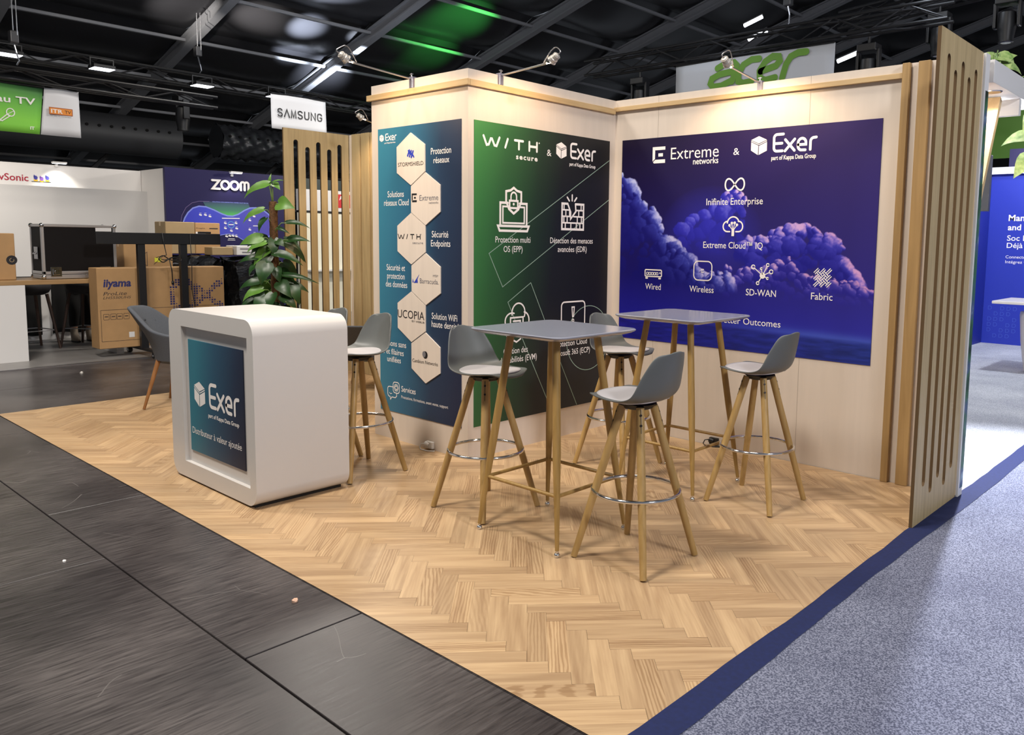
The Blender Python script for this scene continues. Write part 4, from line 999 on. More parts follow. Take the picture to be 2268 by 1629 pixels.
# ---------------------------------------------------------------- small things on the floor and wall foot
def socket(loc, rotz, label, c):
    t = empty('power_socket', loc, rotz, label, 'socket')
    MB().box(-0.035, 0.035, -0.025, 0.0, 0.012, 0.060, bevel=0.004).build('housing', c, t)
    M = Matrix.Translation((-0.015, -0.045, 0.038)) @ Matrix.Rotation(0.9, 4, 'Y')
    MB().tube((-0.030, -0.030, 0.045), (0.0, -0.020, 0.036), 0.017, 0.015).build('plug', mat('plug_white', 'D5D2CC', 0.4) if c is not M_dark else M_dark, t, smooth=40)
    w = MB(); w.path([(-0.030, -0.030, 0.045), (-0.055, -0.045, 0.040), (-0.065, -0.05, 0.015), (-0.05, -0.052, 0.004), (0.02, -0.05, 0.004), (0.06, -0.02, 0.004)], 0.004, 6); w.build('cable', c, t, smooth=179)
socket((-0.375, -1.4715, 0.003), 0, 'small white power socket with plug at the foot of the teal poster wall', mat('plug_white', 'D5D2CC', 0.4))
socket((0.965, -0.001, 0.003), 0, 'small dark power plug at the foot of the wall under the rear table', M_dark)
def scrap(x, y, s, label, col='E8E4DE'):
    b = MB(); R_ = random.Random(int(abs(x*1000))); k = 7
    top = [(x+s*R_.uniform(0.6, 1)*math.cos(2*PI*i/k), y+s*R_.uniform(0.5, 1)*math.sin(2*PI*i/k), 0.002+s*R_.uniform(0.1, 0.7)) for i in range(k)]
    bot = [(p[0], p[1], 0.0005) for p in top]
    c = (x, y, s*0.8)
    for i in range(k):
        j = (i+1) % k; b.poly([top[i], top[j], c]); b.poly([bot[i], bot[j], top[j], top[i]])
    b.poly(bot[::-1])
    tag(b.build('paper_scrap', mat('paper_'+col, col, 0.8)), label, 'scrap', 'scraps on the black hall floor')
scrap(-5.33, -2.063, 0.026, 'crumpled white paper scrap on the aisle floor beyond the left corner')
scrap(1.075, -3.30, 0.016, 'pale torn scrap on the black floor near the oak edge', 'C9A48C')
scrap(-3.62, -3.40, 0.012, 'small white scrap by the left corner of the oak floor')
scrap(-0.02, -3.78, 0.010, 'tiny white speck on the black floor left of the seam')

# ---------------------------------------------------------------- climbing plant on a moss pole
M_leaf = mat('leaf_green', '1E3E18', 0.38, noise=0.30, scale=9)
M_leafl = mat('leaf_light', '5A8434', 0.4, noise=0.22, scale=9)
M_stem = mat('stem_green', '7C9A5A', 0.5)
M_varie = mat('leaf_variegated', '44702C', 0.4, c2='A8B87C', scale=22)
def leaf(mb, base, tip, width, up=(0, 0, 1), fold=0.25, n=7):
    """heart-shaped drooping leaf from base to tip"""
    base = Vector(base); tip = Vector(tip); d = tip-base; l = d.length; d.normalize()
    u = Vector(up); s = d.cross(u)
    if s.length < 0.05: s = d.cross(Vector((0.6, 0.3, 0.2)))
    s.normalize(); nrm = s.cross(d)
    prof = [(0.0, 0.30), (0.04, 0.72), (0.16, 1.0), (0.34, 0.96), (0.55, 0.72), (0.75, 0.42), (0.90, 0.16), (1.0, 0.01)]
    rows = []
    for f, w in prof:
        hw = w*width/2; c = base+d*(l*f)+nrm*(0.16*l*math.sin(PI*f*0.9)-0.12*l*f*f)
        back = -0.10*l*(1-f)**6
        rows.append([c-s*hw+nrm*(hw*fold)+d*back, c-s*hw*0.5+nrm*(hw*fold*0.35)+d*back*0.4, c, c+s*hw*0.5+nrm*(hw*fold*0.35)+d*back*0.4, c+s*hw+nrm*(hw*fold)+d*back])
    mb.grid(rows)
def plant():
    t = empty('climbing_plant', (-3.325, -1.0, 0.003), 0, 'tall climbing plant on a brown moss pole before the left slatted panel', 'plant')
    MB().lathe([(0.115, 0.0), (0.15, 0.02), (0.185, 0.30), (0.195, 0.31), (0.195, 0.335), (0.18, 0.335), (0.175, 0.30), (0.02, 0.30)], n=28).build('pot', mat('pot_grey', '5A5A5C', 0.5), t, smooth=40)
    b = MB(); R_ = random.Random(4); prof = []
    rows = []
    for i in range(60):
        z = 0.29+i*(1.755-0.29)/59; rows.append([((0.038+R_.uniform(-0.004, 0.004))*math.cos(2*PI*k/14), (0.038+R_.uniform(-0.004, 0.004))*math.sin(2*PI*k/14), z) for k in range(14)])
    rows.append([(0.02*math.cos(2*PI*k/14), 0.02*math.sin(2*PI*k/14), 1.762) for k in range(14)])
    b.grid(rows, closed_u=True); b.build('moss_pole', mat('moss_pole_brown', '5C4026', 0.95, noise=0.35, scale=70, bump=0.6), t, smooth=60)
    # camera-side right vector of the plant silhouettes, world axes
    rx, ry = 0.7545, 0.6561
    cx, cy = 0.651, -0.752           # toward the viewer's aisle
    def P(a, z, o=0.0): return Vector((rx*a+cx*o, ry*a+cy*o, z))
    spec = [  # base (side, height, depth), tip (side, height, depth), width
        ((-0.02, 1.92, 0.05), (-0.25, 1.79, 0.08), 0.13), ((0.0, 1.92, 0.0), (0.08, 1.87, 0.03), 0.10), ((-0.02, 1.92, 0.02), (-0.005, 2.02, 0.02), 0.04), ((0.0, 1.93, 0.02), (0.12, 1.96, 0.03), 0.03),
        ((0.06, 1.74, 0.03), (0.23, 1.70, 0.09), 0.19), ((-0.07, 1.68, 0.06), (-0.28, 1.55, 0.06), 0.11), ((-0.05, 1.60, 0.06), (-0.10, 1.47, 0.12), 0.10),
        ((0.14, 1.56, 0.05), (0.36, 1.52, 0.04), 0.07), ((0.06, 1.51, 0.06), (0.18, 1.46, 0.08), 0.05), ((0.15, 1.40, 0.04), (0.36, 1.395, 0.05), 0.10), ((0.13, 1.38, 0.03), (0.26, 1.31, 0.04), 0.07),
        ((-0.09, 1.42, 0.06), (-0.30, 1.35, 0.08), 0.13), ((-0.05, 1.37, 0.08), (-0.22, 1.28, 0.12), 0.11), ((-0.11, 1.24, 0.05), (-0.33, 1.18, 0.05), 0.09), ((0.03, 1.27, 0.08), (0.30, 1.17, 0.08), 0.12),
        ((-0.03, 1.18, 0.11), (-0.07, 0.98, 0.17), 0.20), ((-0.13, 1.17, 0.06), (-0.22, 1.05, 0.08), 0.12), ((0.10, 1.07, 0.06), (0.44, 1.00, 0.06), 0.07), ((0.07, 1.00, 0.07), (0.20, 0.86, 0.13), 0.17), ((0.17, 0.99, 0.05), (0.26, 0.79, 0.08), 0.15),
        ((-0.10, 1.01, 0.07), (-0.32, 0.93, 0.08), 0.12), ((-0.08, 0.93, 0.10), (-0.27, 0.82, 0.13), 0.15), ((-0.05, 0.88, 0.12), (-0.14, 0.72, 0.18), 0.16), ((0.03, 0.90, 0.13), (0.02, 0.74, 0.19), 0.15),
        ((0.09, 0.87, 0.09), (0.24, 0.75, 0.10), 0.15), ((-0.14, 0.82, 0.07), (-0.34, 0.70, 0.08), 0.13), ((0.02, 0.80, 0.13), (0.10, 0.64, 0.18), 0.16), ((-0.08, 0.78, 0.12), (-0.20, 0.62, 0.16), 0.15), ((0.10, 0.76, 0.09), (0.22, 0.62, 0.12), 0.15)]
    R_ = random.Random(9)
    for i in range(62):                 # leaves at the back and low down
        a = R_.uniform(0, 2*PI); z = R_.uniform(0.36, 1.45); r0 = R_.uniform(0.05, 0.10); r1 = r0+R_.uniform(0.12, 0.2)
        o0, o1 = r0*math.sin(a)-0.04, r1*math.sin(a)-0.05
        if o1 > 0.1: o1 = 0.08
        spec.append(((r0*math.cos(a), z, o0), (r1*math.cos(a), z-R_.uniform(0.05, 0.20), o1), R_.uniform(0.10, 0.17)))
    for i, (a, b_, w_) in enumerate(spec):
        m = MB(); A = P(*a); B = P(*b_); leaf(m, A, B, w_*0.82, up=(cx*0.8+R_.uniform(-0.3, 0.3), cy*0.8+R_.uniform(-0.3, 0.3), R_.uniform(0.35, 1.0)), fold=R_.uniform(0.05, 0.35))
        lf = m.build('leaf', M_leafl if i in (0, 1, 2, 3, 4, 5) or (i > 6 and R_.random() < 0.12) else M_leaf, t, smooth=179)
        s = MB(); q = Vector((0, 0, min(a[1]-0.07, 1.72))); q += Vector((A.x*0.12, A.y*0.12, 0)); md = q.lerp(A, 0.55)+Vector((0, 0, 0.03))
        s.path([q, md, A], [0.0045, 0.004, 0.0025], 6); s.build('leaf_stalk', M_stem, lf, smooth=179)
plant()

# ---------------------------------------------------------------- stand across the aisle (left)
rs = MB(); rs.box(-20, -5.96, -9, 14, -0.01, 0.012)
struct(rs.build('floor_left', mat('raised_floor_grey', '7F7C7A', 0.35, noise=0.12, scale=3)), 'grey raised floor of the stand across the aisle', 'floor')
w = MB(); w.box(-5.985, -5.955, -9, 14, 0.0, 0.0135); struct(w.build('trim_1', M_steel), 'thin metal edge strip of the raised floor across the aisle', 'trim')
# white stand wall with lower display board
M_vs = mat('stand_wall_white', 'DAD6D2', 0.55)
w = MB(); w.box(-10.93, -10.85, -7, 0.65, 0, 2.49); ws = struct(w.build('wall_stand_left', M_vs), 'white wall of the far stand with a red lettered sign and bird emblem', 'wall')
w = MB(); w.box(-10.849, -10.62, -7, 0.690, 0.012, 2.14); w.build('display_board', mat('display_board_grey', 'C3C0BD', 0.5), ws)
w = MB(); w.box(-10.93, -9.72, 0.655, 0.725, 0, 2.50); struct(w.build('wall_stand_return', M_vs), 'short white return wall beside the purple stand wall', 'wall')
sg = empty('wall_sign', (-10.848, 0, 0), PI/2, 'red serif lettering sign with three birds on the white far wall', 'sign')
put_text(sg, [('ViewSonic', -1.601, 2.216, 0.618, 0.102)], mat('print_red', 'A01830', 0.5), 'logo_lettering', -0.003, 0.012)
M_by = mat('print_yellow', 'E0B020', 0.5); M_bv = mat('print_violet', '7A4FA8', 0.5); M_bb = mat('print_indigo', '3A3A90', 0.5)
for x, m, dz in ((-0.885, M_bb, 0.0), (-0.805, M_bv, -0.012), (-0.728, M_bb, 0.004)):
    s = MB(); s.disc(x, 2.275+dz, 0.026, -0.003, rz=0.032); s.poly([(x-0.03, -0.003, 2.285+dz), (x-0.022, -0.003, 2.325+dz), (x-0.004, -0.003, 2.30+dz)]); s.build('bird_emblem', m, sg, recalc=False)
    s = MB(); s.disc(x, 2.238+dz*0.5, 0.030, -0.0025, rz=0.018); s.build('bird_emblem', M_by, sg, recalc=False)
s = MB(); s.stroke([(-0.94, 2.216), (-0.685, 2.216)], 0.010, -0.002); s.build('bird_branch', M_black, sg, recalc=False)

def picture_light(loc, rotz, label, e, aim):
    t = empty('picture_light', loc, rotz, label, 'lamp', 'small white spotlights on the far stand walls')
    MB().box(-0.02, 0.02, -0.03, 0.0, -0.03, 0.01, bevel=0.003).build('bracket', M_wboard, t)
    MB().path([(0, -0.01, 0), (0, -0.06, 0.03), (0, -0.13, 0.03)], 0.006, 8).build('arm', M_wboard, t)
    MB().box(-0.10, 0.10, -0.20, -0.12, 0.018, 0.045, bevel=0.006).build('lamp_head', M_wboard, t)
    MB().box(-0.09, 0.09, -0.192, -0.128, 0.014, 0.0178).build('lamp_glass', M_led, t)
    R3 = Matrix.Rotation(rotz, 4, 'Z'); lamp('lamp_light', 'SPOT', Vector(loc)+R3 @ Vector((0, -0.18, -0.01)), e, (1.0, 0.95, 0.86), aim, spot_size=1.9, spot_blend=0.8, shadow_soft_size=0.04)
picture_light((-10.848, -0.60, 2.49), PI/2, 'small spotlight above the bird emblem on the white far wall', 26, (-10.85, -0.6, 1.7))
# purple stand wall (x = -9.65)
M_zoom = mat('stand_wall_purple', '1F1A48', 0.5, spec=0.3)
w = MB(); w.box(-9.72, -9.65, 0.56, 2.72, 0, 2.50); wz = struct(w.build('wall_stand_purple', M_zoom), 'dark purple wall of the far stand with a blue wave graphic', 'wall')
zs = empty('wall_sign', (-9.648, 0, 0), PI/2, 'raised white lettering sign on the dark purple far wall', 'sign')
zz = 2.190; W_ = 0.036
def raised(fn):
    s = MB(); fn(s); s.ns = 0
    geo = bmesh.ops.extrude_face_region(s.bm, geom=s.bm.faces[:]); bmesh.ops.translate(s.bm, verts=[v for v in geo['geom'] if isinstance(v, bmesh.types.BMVert)], vec=(0, 0.019, 0))
    s.build('letter', M_print, zs)
raised(lambda s: s.stroke([(1.305, zz+0.148), (1.420, zz+0.148), (1.310, zz+0.012), (1.428, zz+0.012)], W_, -0.022))
raised(lambda s: s.stroke(arc(1.520, zz+0.078, 0.066, 0.068, 0, 360, 24), W_, -0.022, closed=True))
raised(lambda s: s.stroke(arc(1.680, zz+0.080, 0.066, 0.068, 0, 360, 24), W_, -0.022, closed=True))
raised(lambda s: (s.stroke([(1.790, zz+0.008), (1.790, zz+0.110)]+arc(1.8235, zz+0.110, 0.0335, 0.036, 180, 0, 8)+[(1.857, zz+0.010)], 0.034, -0.022), s.stroke(arc(1.8905, zz+0.110, 0.0335, 0.036, 150, 0, 8)+[(1.924, zz+0.010)], 0.034, -0.0225)))
picture_light((-9.648, 1.64, 2.45), PI/2, 'small spotlight above the white lettering on the purple far wall', 12, (-9.65, 1.62, 1.9))
zg = empty('wall_graphic', (-9.648, 0, 0), PI/2, 'blue wave shaped graphic with white icons on the purple far wall', 'graphic')
M_zb = gradient('zoom_blue_print', [(0, '2C2CB0'), (0.5, '3A44C0'), (1, '4A46A8')], 'X', 0.8, 2.4, 0.5, tilt=0.2); M_zg = gradient('zoom_green_print', [(0, '55C04A'), (0.4, '3E7A60'), (1, '2A2B5C')], 'Z', 1.74, 2.0, 0.5)
top_ = [(0.81, 1.60), (0.845, 1.70), (0.90, 1.79), (0.98, 1.865), (1.08, 1.90), (1.19, 1.895), (1.32, 1.85), (1.45, 1.79), (1.55, 1.757), (1.64, 1.755), (1.74, 1.79), (1.85, 1.86), (1.95, 1.905), (2.06, 1.912), (2.18, 1.88), (2.28, 1.81), (2.34, 1.72), (2.35, 1.58), (2.30, 1.44), (2.20, 1.33)]
bot_ = [(1.95, 1.27), (1.80, 1.36), (1.68, 1.43), (1.55, 1.455), (1.42, 1.43), (1.28, 1.36), (1.12, 1.29), (0.98, 1.30), (0.87, 1.38), (0.81, 1.50)]
s = MB(); s.poly([(x, -0.002, z) for x, z in top_+bot_]); s.build('wave_shape', M_zb, zg, recalc=False)
s = MB(); s.poly([(x, -0.0015, z) for x, z in [(1.14, 1.985), (1.92, 1.99), (1.95, 1.90)]+[p for p in top_[::-1] if 1.15 < p[0] < 1.94]]); s.build('green_shape', M_zg, zg, recalc=False)
MB().stroke(top_, 0.022, -0.003).build('wave_outline', mat('print_periwinkle', '7C88D8', 0.5), zg, recalc=False)
MB().stroke(bot_, 0.012, -0.003).build('wave_outline', mat('print_periwinkle', '7C88D8', 0.5), zg, recalc=False)
s = MB(); s.stroke([(0.775, 1.60), (0.80, 1.74), (0.87, 1.87), (0.97, 1.95), (1.08, 1.98), (1.25, 1.985)], 0.008, -0.002); s.build('wave_outline', mat('print_mauve', '6A5A86', 0.5), zg, recalc=False)
put_text(zg, [('SOLUTION COLLABORATIVE UNIFIÉE TOUT EN UN', 1.303, 1.977, 0.617, 0.014)], mat('print_periwinkle', '7C88D8', 0.5), 'caption_text', -0.003, 0.03)
s = MB()
for x, z in [(1.099, 1.758), (1.18, 1.76), (1.254, 1.738), (1.51, 1.632), (1.694, 1.637), (1.507, 1.548), (1.703, 1.547), (1.61, 1.505), (1.525, 1.411), (1.58, 1.42), (1.635, 1.421), (1.694, 1.413), (1.939, 1.693), (2.017, 1.763), (1.935, 1.53), (2.018, 1.458)]:
    s.stroke([(x-0.012, z+0.004), (x+0.012, z-0.002)], 0.026, -0.0035, n=8)
    s.stroke([(x-0.016, z+0.030), (x+0.016, z+0.030)], 0.005, -0.0035, n=6)
s.stroke([(1.46, 1.715), (1.755, 1.720)], 0.014, -0.0035); s.stroke([(2.0, 1.60), (2.14, 1.60)], 0.012, -0.0035); s.stroke([(1.555, 1.375), (1.66, 1.375)], 0.008, -0.0035); s.stroke([(1.545, 1.350), (1.67, 1.350)], 0.008, -0.0035); s.stroke([(1.57, 1.610), (1.645, 1.612)], 0.016, -0.0035)
s.build('small_icons', M_print, zg, recalc=False)
s = MB(); s.stroke(arc(1.608, 1.610, 0.056, 0.052, 0, 360, 24), 0.010, -0.003, closed=True); s.build('ring_mark', mat('print_cyan', '5AA0D8', 0.5), zg, recalc=False)
# white booth seen through the slots
M_cream = mat('booth_wall_cream', 'E4E0CC', 0.55)
w = MB(); w.box(-9.60, -9.52, 2.80, 4.60, 0, 1.86); wbh = struct(w.build('wall_booth', M_cream), 'cream booth wall glimpsed through the slots of the oak panel', 'wall')
w = MB(); w.box(-9.62, -9.50, 2.80, 4.60, 1.90, 2.28); w.build('fascia', M_wboard, wbh)
w = MB(); w.box(-9.61, -9.51, 2.80, 4.60, 1.861, 1.899); w.build('black_line', M_dark, wbh)  # thin black line below the fascia
w = MB(); w.box(-9.62, -9.50, 2.80, 4.60, 2.281, 2.47); w.build('top_band', mat('booth_green_dark', '12241F', 0.5), wbh)
bs = empty('wall_sign', (-9.498, 0, 0), PI/2, 'red and white square sign on the booth behind the slatted panel', 'sign')
s = MB(); s.box(3.55, 3.92, -0.004, 0.0, 1.97, 2.22); s.build('sign_board', mat('sign_red', 'C02028', 0.5), bs)
put_text(bs, [('AR', 3.60, 2.115, 0.13, 0.075)], M_print, 'logo_lettering', -0.0052, 0.02)
w = MB(); w.box(-9.518, -9.30, 2.9, 4.5, 0.80, 0.83, bevel=0.003); w.build('shelf', M_wboard, wbh)

# white bar with wooden top and things on it
bt = empty('bar_counter', (-6.85, -2.2, 0.012), 0, 'white sided bar with a wooden top across the aisle', 'bar')
MB().box(-0.36, 0.36, -1.6, 0.995, 0.845, 0.894, bevel=0.004).build('top', wood_mat('bar_top_wood', '8A6A44', 'A8875C', 0.4, 'Y'), bt)
MB().box(-0.31, 0.357, -1.6, -0.017, 0.0, 0.845, bevel=0.002).build('side_panel', M_wboard, bt)
MB().box(-0.31, 0.34, 0.88, 0.96, 0.0, 0.845, bevel=0.002).build('side_panel', M_wboard, bt)
def flight_case():
    t = empty('flight_case', (-6.83, -1.62, 0.912), 0, 'black flight case with silver edges standing on the white bar', 'case')
    x0, x1, y0, y1, z0, z1 = -0.205, 0.205, -0.385, 0.385, 0.0, 0.62
    MB().box(x0+0.008, x1-0.008, y0+0.008, y1-0.008, z0+0.008, z1-0.008).build('panels', mat('case_black', '0C0706', 0.6, spec=0.2), t)
    f = MB(); e = 0.032
    for x in (x0, x1-e):
        for y in (y0, y1-e): f.box(x, x+e, y, y+e, z0, z1, bevel=0.004, seg=1)
    for z, h_ in ((z0, 0.045), (0.050, 0.035), (z1-e, e)):
        for x in (x0, x1-e): f.box(x, x+e, y0, y1, z, z+h_, bevel=0.004, seg=1)
        for y in (y0, y1-e): f.box(x0, x1, y, y+e, z, z+h_, bevel=0.004, seg=1)
    f.build('aluminium_edging', mat('case_aluminium', 'C4C2C2', 0.3, metal=0.8), t)
    for y in (-0.255, 0.255):
        l = MB(); l.box(x1-0.002, x1+0.010, y-0.055, y+0.055, 0.025, 0.135, bevel=0.003); l.box(x1+0.010, x1+0.018, y-0.035, y+0.035, 0.045, 0.115, bevel=0.003); l.tube((x1+0.018, y, 0.08), (x1+0.026, y, 0.08), 0.018); l.build('butterfly_catch', M_chrome, t)
    for x in (x0+0.012, x1-0.012):
        for y in (y0+0.012, y1-0.012):
            for z in (z0+0.022, z1-0.016):
                c = MB(); bmesh.ops.create_icosphere(c.bm, subdivisions=2, radius=0.026, matrix=Matrix.Translation((x, y, z))); c.build('ball_corner', M_chrome, t, smooth=60)
    h = MB(); h.box(-0.065, 0.065, y0-0.006, y0+0.002, 0.22, 0.36, bevel=0.003); h.path([(-0.04, y0-0.006, 0.30), (-0.04, y0-0.022, 0.28), (0.04, y0-0.022, 0.28), (0.04, y0-0.006, 0.30)], 0.006, 8); h.build('side_handle', M_steel, t)
    s = MB(); s.box(x1-0.009, x1-0.006, 0.17, 0.34, 0.545, 0.588); lb = s.build('label_plate', M_wboard, t)
flight_case()
def carton(name, x0, x1, y0, y1, z0, z1, m, label, group='cardboard boxes of the far stand', flaps=True):
    t = empty(name, ((x0+x1)/2, (y0+y1)/2, z0), 0, label, 'box', group)
    hx_, hy_, h = (x1-x0)/2, (y1-y0)/2, z1-z0
    b = MB(); b.box(-hx_, hx_, -hy_, hy_, 0, h, bevel=0.006, seg=1); b.build('carton_body', m, t)
    if flaps:
        s = MB(); s.box(-0.024, 0.024, -hy_-0.001, hy_+0.001, h-0.06, h+0.001); s.build('packing_tape', mat('packing_tape', 'B89A6C', 0.3), t)
    return t
M_cprint = mat('carton_print_dark', '3A2E28', 0.7); M_cblue = mat('carton_print_blue', '282A5E', 0.6)
lb = carton('cardboard_box', -7.05, -6.68, -2.85, -2.245, 0.9065, 1.42, M_card, 'brown cardboard box with a black round mark at the left end of the white bar')
s = MB(); s.disc(0.268, 0.22, 0.052, 0); o = s.build('round_mark', M_black, lb, recalc=False); o.location = (0.1865, 0, 0); o.rotation_euler = (0, 0, PI/2)
s = MB(); s.stroke(arc(0.268, 0.22, 0.02, 0.02, 100, 380, 10), 0.006, 0); o = s.build('round_mark', M_card2, lb, recalc=False); o.location = (0.1872, 0, 0); o.rotation_euler = (0, 0, PI/2)
# large monitor carton with blue dotted mark (front x = -6.2)
mc = carton('monitor_carton', -6.46, -6.20, -1.60, -0.150, 0.115, 1.043, M_card, 'large brown monitor carton with blue printed lettering and dotted pattern on a trolley', flaps=False)
fr = empty('carton_print', (0.1308, 0.875, -0.115), PI/2); fr.parent = mc     # local x = world y
bpy.data.objects.remove(fr)
def on_carton(mb, name, m, off=0.0008):
    o = mb.build(name, m, mc, recalc=False); o.location = (0.130+off, 0.875, -0.115); o.rotation_euler = (0, 0, PI/2); return o
s = MB(); text(s, 'iiyama', -1.538, 0.829, 0.294, 0.088, 0, 0.035, 0.12); on_carton(s, 'logo_lettering', M_cblue)
s = MB(); text(s, 'ProLite', -1.542, 0.729, 0.244, 0.040, 0, 0.0, 0.35); text(s, 'LH5550UHS', -1.544, 0.688, 0.289, 0.028, 0, 0.0, 0.35); on_carton(s, 'caption_text', M_cprint)
s = MB()
for a in (-1.548, -1.474, -1.408, -1.335): s.stroke(rrect(a, a+0.058, 0.450, 0.515, 0.006, 2), 0.004, 0, closed=True, n=6); s.stroke([(a+0.015, 0.485), (a+0.043, 0.485)], 0.010, 0)
s.stroke(rrect(-1.575, -0.20, 0.20, 0.562, 0.004, 2), 0.004, 0, closed=True, n=6); on_carton(s, 'printed_frames', M_cprint)
s = MB(); s.poly([(-1.286, 0, 0.232), (-1.226, 0, 0.232), (-1.226, 0, 0.295), (-1.286, 0, 0.295)]); on_carton(s, 'white_label', M_wboard)
s = MB()
for i in range(22):
    for j in range(16):
        u = (i-10.5)/10.5; v = (j-7.5)/7.5
        a = abs(abs(u+0.55)**2*3.4+v*v-0.72) < 0.30 and u < 0.12
        c_ = abs(v-(u-0.28)*1.25) < 0.20 and -0.1 < u < 1.0; d_ = abs(v+(u-0.28)*1.25) < 0.20 and -0.1 < u < 1.0
        if not (a or c_ or d_): continue
        q = 0.011 if R.random() < 0.75 else 0.006
        x = -0.475+u*0.325; z = 0.700+v*0.215
        s.poly([(x-q, 0, z-q), (x+q, 0, z-q), (x+q, 0, z+q), (x-q, 0, z+q)])
on_carton(s, 'dotted_pattern', M_cblue)
# black television trolley
def trolley():
    t = empty('screen_trolley', (-6.05, -0.92, 0.012), 0, 'black wheeled screen trolley with two posts and a wide top beam', 'trolley')
    MB().box(-0.035, 0.0, -0.716, 0.672, 1.305, 1.437, bevel=0.004).build('top_beam', M_dark, t)
    MB().box(-0.06, 0.0, 0.42, 0.56, 1.438, 1.462, bevel=0.006).build('camera_bar', M_dark, t)
    for y in (-0.243, 0.233):
        MB().box(-0.075, -0.012, y-0.040, y+0.040, 0.09, 1.42, bevel=0.004).build('post', M_dark, t)
        MB().box(-0.55, 0.29, y-0.030, y+0.030, 0.068, 0.100, bevel=0.004).build('foot_bar', M_dark, t)
        for x in (-0.50, 0.25):
            w_ = MB(); w_.tube((x, y-0.022, 0.034), (x, y+0.022, 0.034), 0.034, n=20); w_.box(x-0.02, x+0.02, y-0.026, y+0.026, 0.045, 0.070); wh = w_.build('castor', M_dark, t, smooth=30)
            MB().tube((x, y-0.024, 0.034), (x, y+0.024, 0.034), 0.014, n=14).build('castor_hub', mat('hub_grey', '8A8A8E', 0.4), wh, smooth=30)
    c = MB(); c.path([(0.006, -0.02, 1.44), (0.010, 0.0, 1.30), (0.012, 0.02, 1.18), (0.012, -0.10, 1.15), (0.014, 0.0, 1.12), (0.012, 0.12, 1.16), (0.012, 0.05, 1.13), (0.012, 0.075, 1.0), (0.012, 0.08, 0.86)], 0.006, 6); c.tube((0.012, 0.08, 0.87), (0.012, 0.08, 0.83), 0.014)
    c.path([(0.012+0.004*math.sin(q), 0.06+0.13*math.cos(q), 1.135+0.030*math.sin(2*q)+0.01*math.sin(5*q)) for q in [2*PI*k/40 for k in range(121)]], 0.006, 6)
    c.path([(0.008, 0.30, 1.43), (0.010, 0.31, 1.1), (0.006, 0.305, 0.75), (0.008, 0.33, 0.55), (0.006, 0.30, 0.3)], 0.005, 6)
    c.build('cable', M_dark, t, smooth=179)
trolley()
nt_ = MB(); nt_.box(-0.001, 0.001, -0.042, 0.042, -0.03, 0.03)
# boxes behind
b1 = carton('cardboard_box', -7.55, -7.20, -0.955, -0.36, 0.0125, 1.33, M_card, 'tall cardboard box with printed symbols behind the screen trolley')
s = MB(); s.stroke([(-0.15, 1.10), (-0.02, 1.19), (-0.02, 1.01)], 0.006, 0, closed=True); s.stroke([(0.06, 1.03), (0.18, 1.14)], 0.006, 0)
o = s.build('printed_symbol', M_cprint, b1, recalc=False); o.location = (0.1765, 0, 0); o.rotation_euler = (0, 0, PI/2)
s = MB(); s.box(0.1755, 0.1765, 0.07, 0.15, 1.06, 1.115); s.build('yellow_label', mat('label_yellow', 'D8D840', 0.5), b1)
def wrapped(x0, x1, y0, y1, h, label, seed):
    t = MB(); R_ = random.Random(seed); n = 40; m = 26; rows = []
    for j in range(m+1):
        z = 0.0125+h*min(1, j/(m-4)); k = 1.0 if j <= m-4 else 1-0.24*(j-(m-4))
        row = []
        for i in range(n):
            a = 2*PI*i/n; ca, sa = math.cos(a), math.sin(a)
            q = 1/max(abs(ca), abs(sa)); q = 1+(q-1)*0.82
            w_ = 0.035*math.sin(7*a+9*z+seed)+0.03*math.sin(13*a-17*z)+R_.uniform(-0.02, 0.02)
            row.append(((x0+x1)/2+(x1-x0)/2*k*(q*ca+w_), (y0+y1)/2+(y1-y0)/2*k*(q*sa+w_), z+(0.03*math.sin(3*a+seed) if j > m-6 else 0)+(R_.uniform(-0.015, 0.015) if 0 < j else 0)))
        rows.append(row)
    t.grid(rows, closed_u=True); t.bm.faces.new([t.bm.verts[-n+i] for i in range(n)]) if False else None
    o = t.build('wrapped_pallet', mat('black_film', '0C0C0E', 0.2, bump=1.0, scale=11, spec=0.7, stretch=(1, 1, 2.2)), None)
    return tag(o, label, 'pallet', 'pallets wrapped in black film')
wrapped(-8.2, -7.62, -0.28, 0.52, 1.10, 'pallet wrapped in shiny black film behind the monitor carton', 1)
wrapped(-7.95, -7.30, 0.56, 1.30, 1.08, 'taller pallet in crumpled black film left of the climbing plant', 2)
carton('cardboard_box', -8.16, -7.80, -0.20, 0.20, 1.165, 1.61, M_card2, 'dull taped cardboard box on the black wrapped pallet, left of its twin')
b3 = carton('cardboard_box', -8.12, -7.80, 0.205, 0.56, 1.165, 1.605, M_card, 'cardboard box with a white paper label on the black wrapped pallet')
s = MB(); s.box(0.1605, 0.1625, -0.17, -0.03, 0.21, 0.31); s.build('paper_label', M_wboard, b3)
s = MB(); text(s, 'Fragile', -0.16, 0.355, 0.12, 0.016, 0); s.stroke([(0.03, 0.36), (0.14, 0.36)], 0.016, 0); o = s.build('printed_lines', M_cprint, b3, recalc=False); o.location = (0.1612, 0, 0); o.rotation_euler = (0, 0, PI/2)
b4 = carton('cardboard_box', -7.74, -7.5, 0.30, 0.60, 1.15, 1.265, M_card2, 'small open brown box in front of the stacked cartons', flaps=False)
b5 = carton('shipping_box', -7.78, -7.45, 0.63, 0.93, 1.15, 1.285, M_wboard, 'small white box with dark stencilled print on the black film', flaps=False)
s = MB(); s.stroke([(-0.10, 0.09), (0.08, 0.09)], 0.018, 0, n=4, caps=False); s.stroke([(-0.07, 0.04), (0.06, 0.04)], 0.018, 0, n=4, caps=False); o = s.build('printed_lines', M_grey, b5, recalc=False); o.location = (0.1662, 0, 0); o.rotation_euler = (0, 0, PI/2)
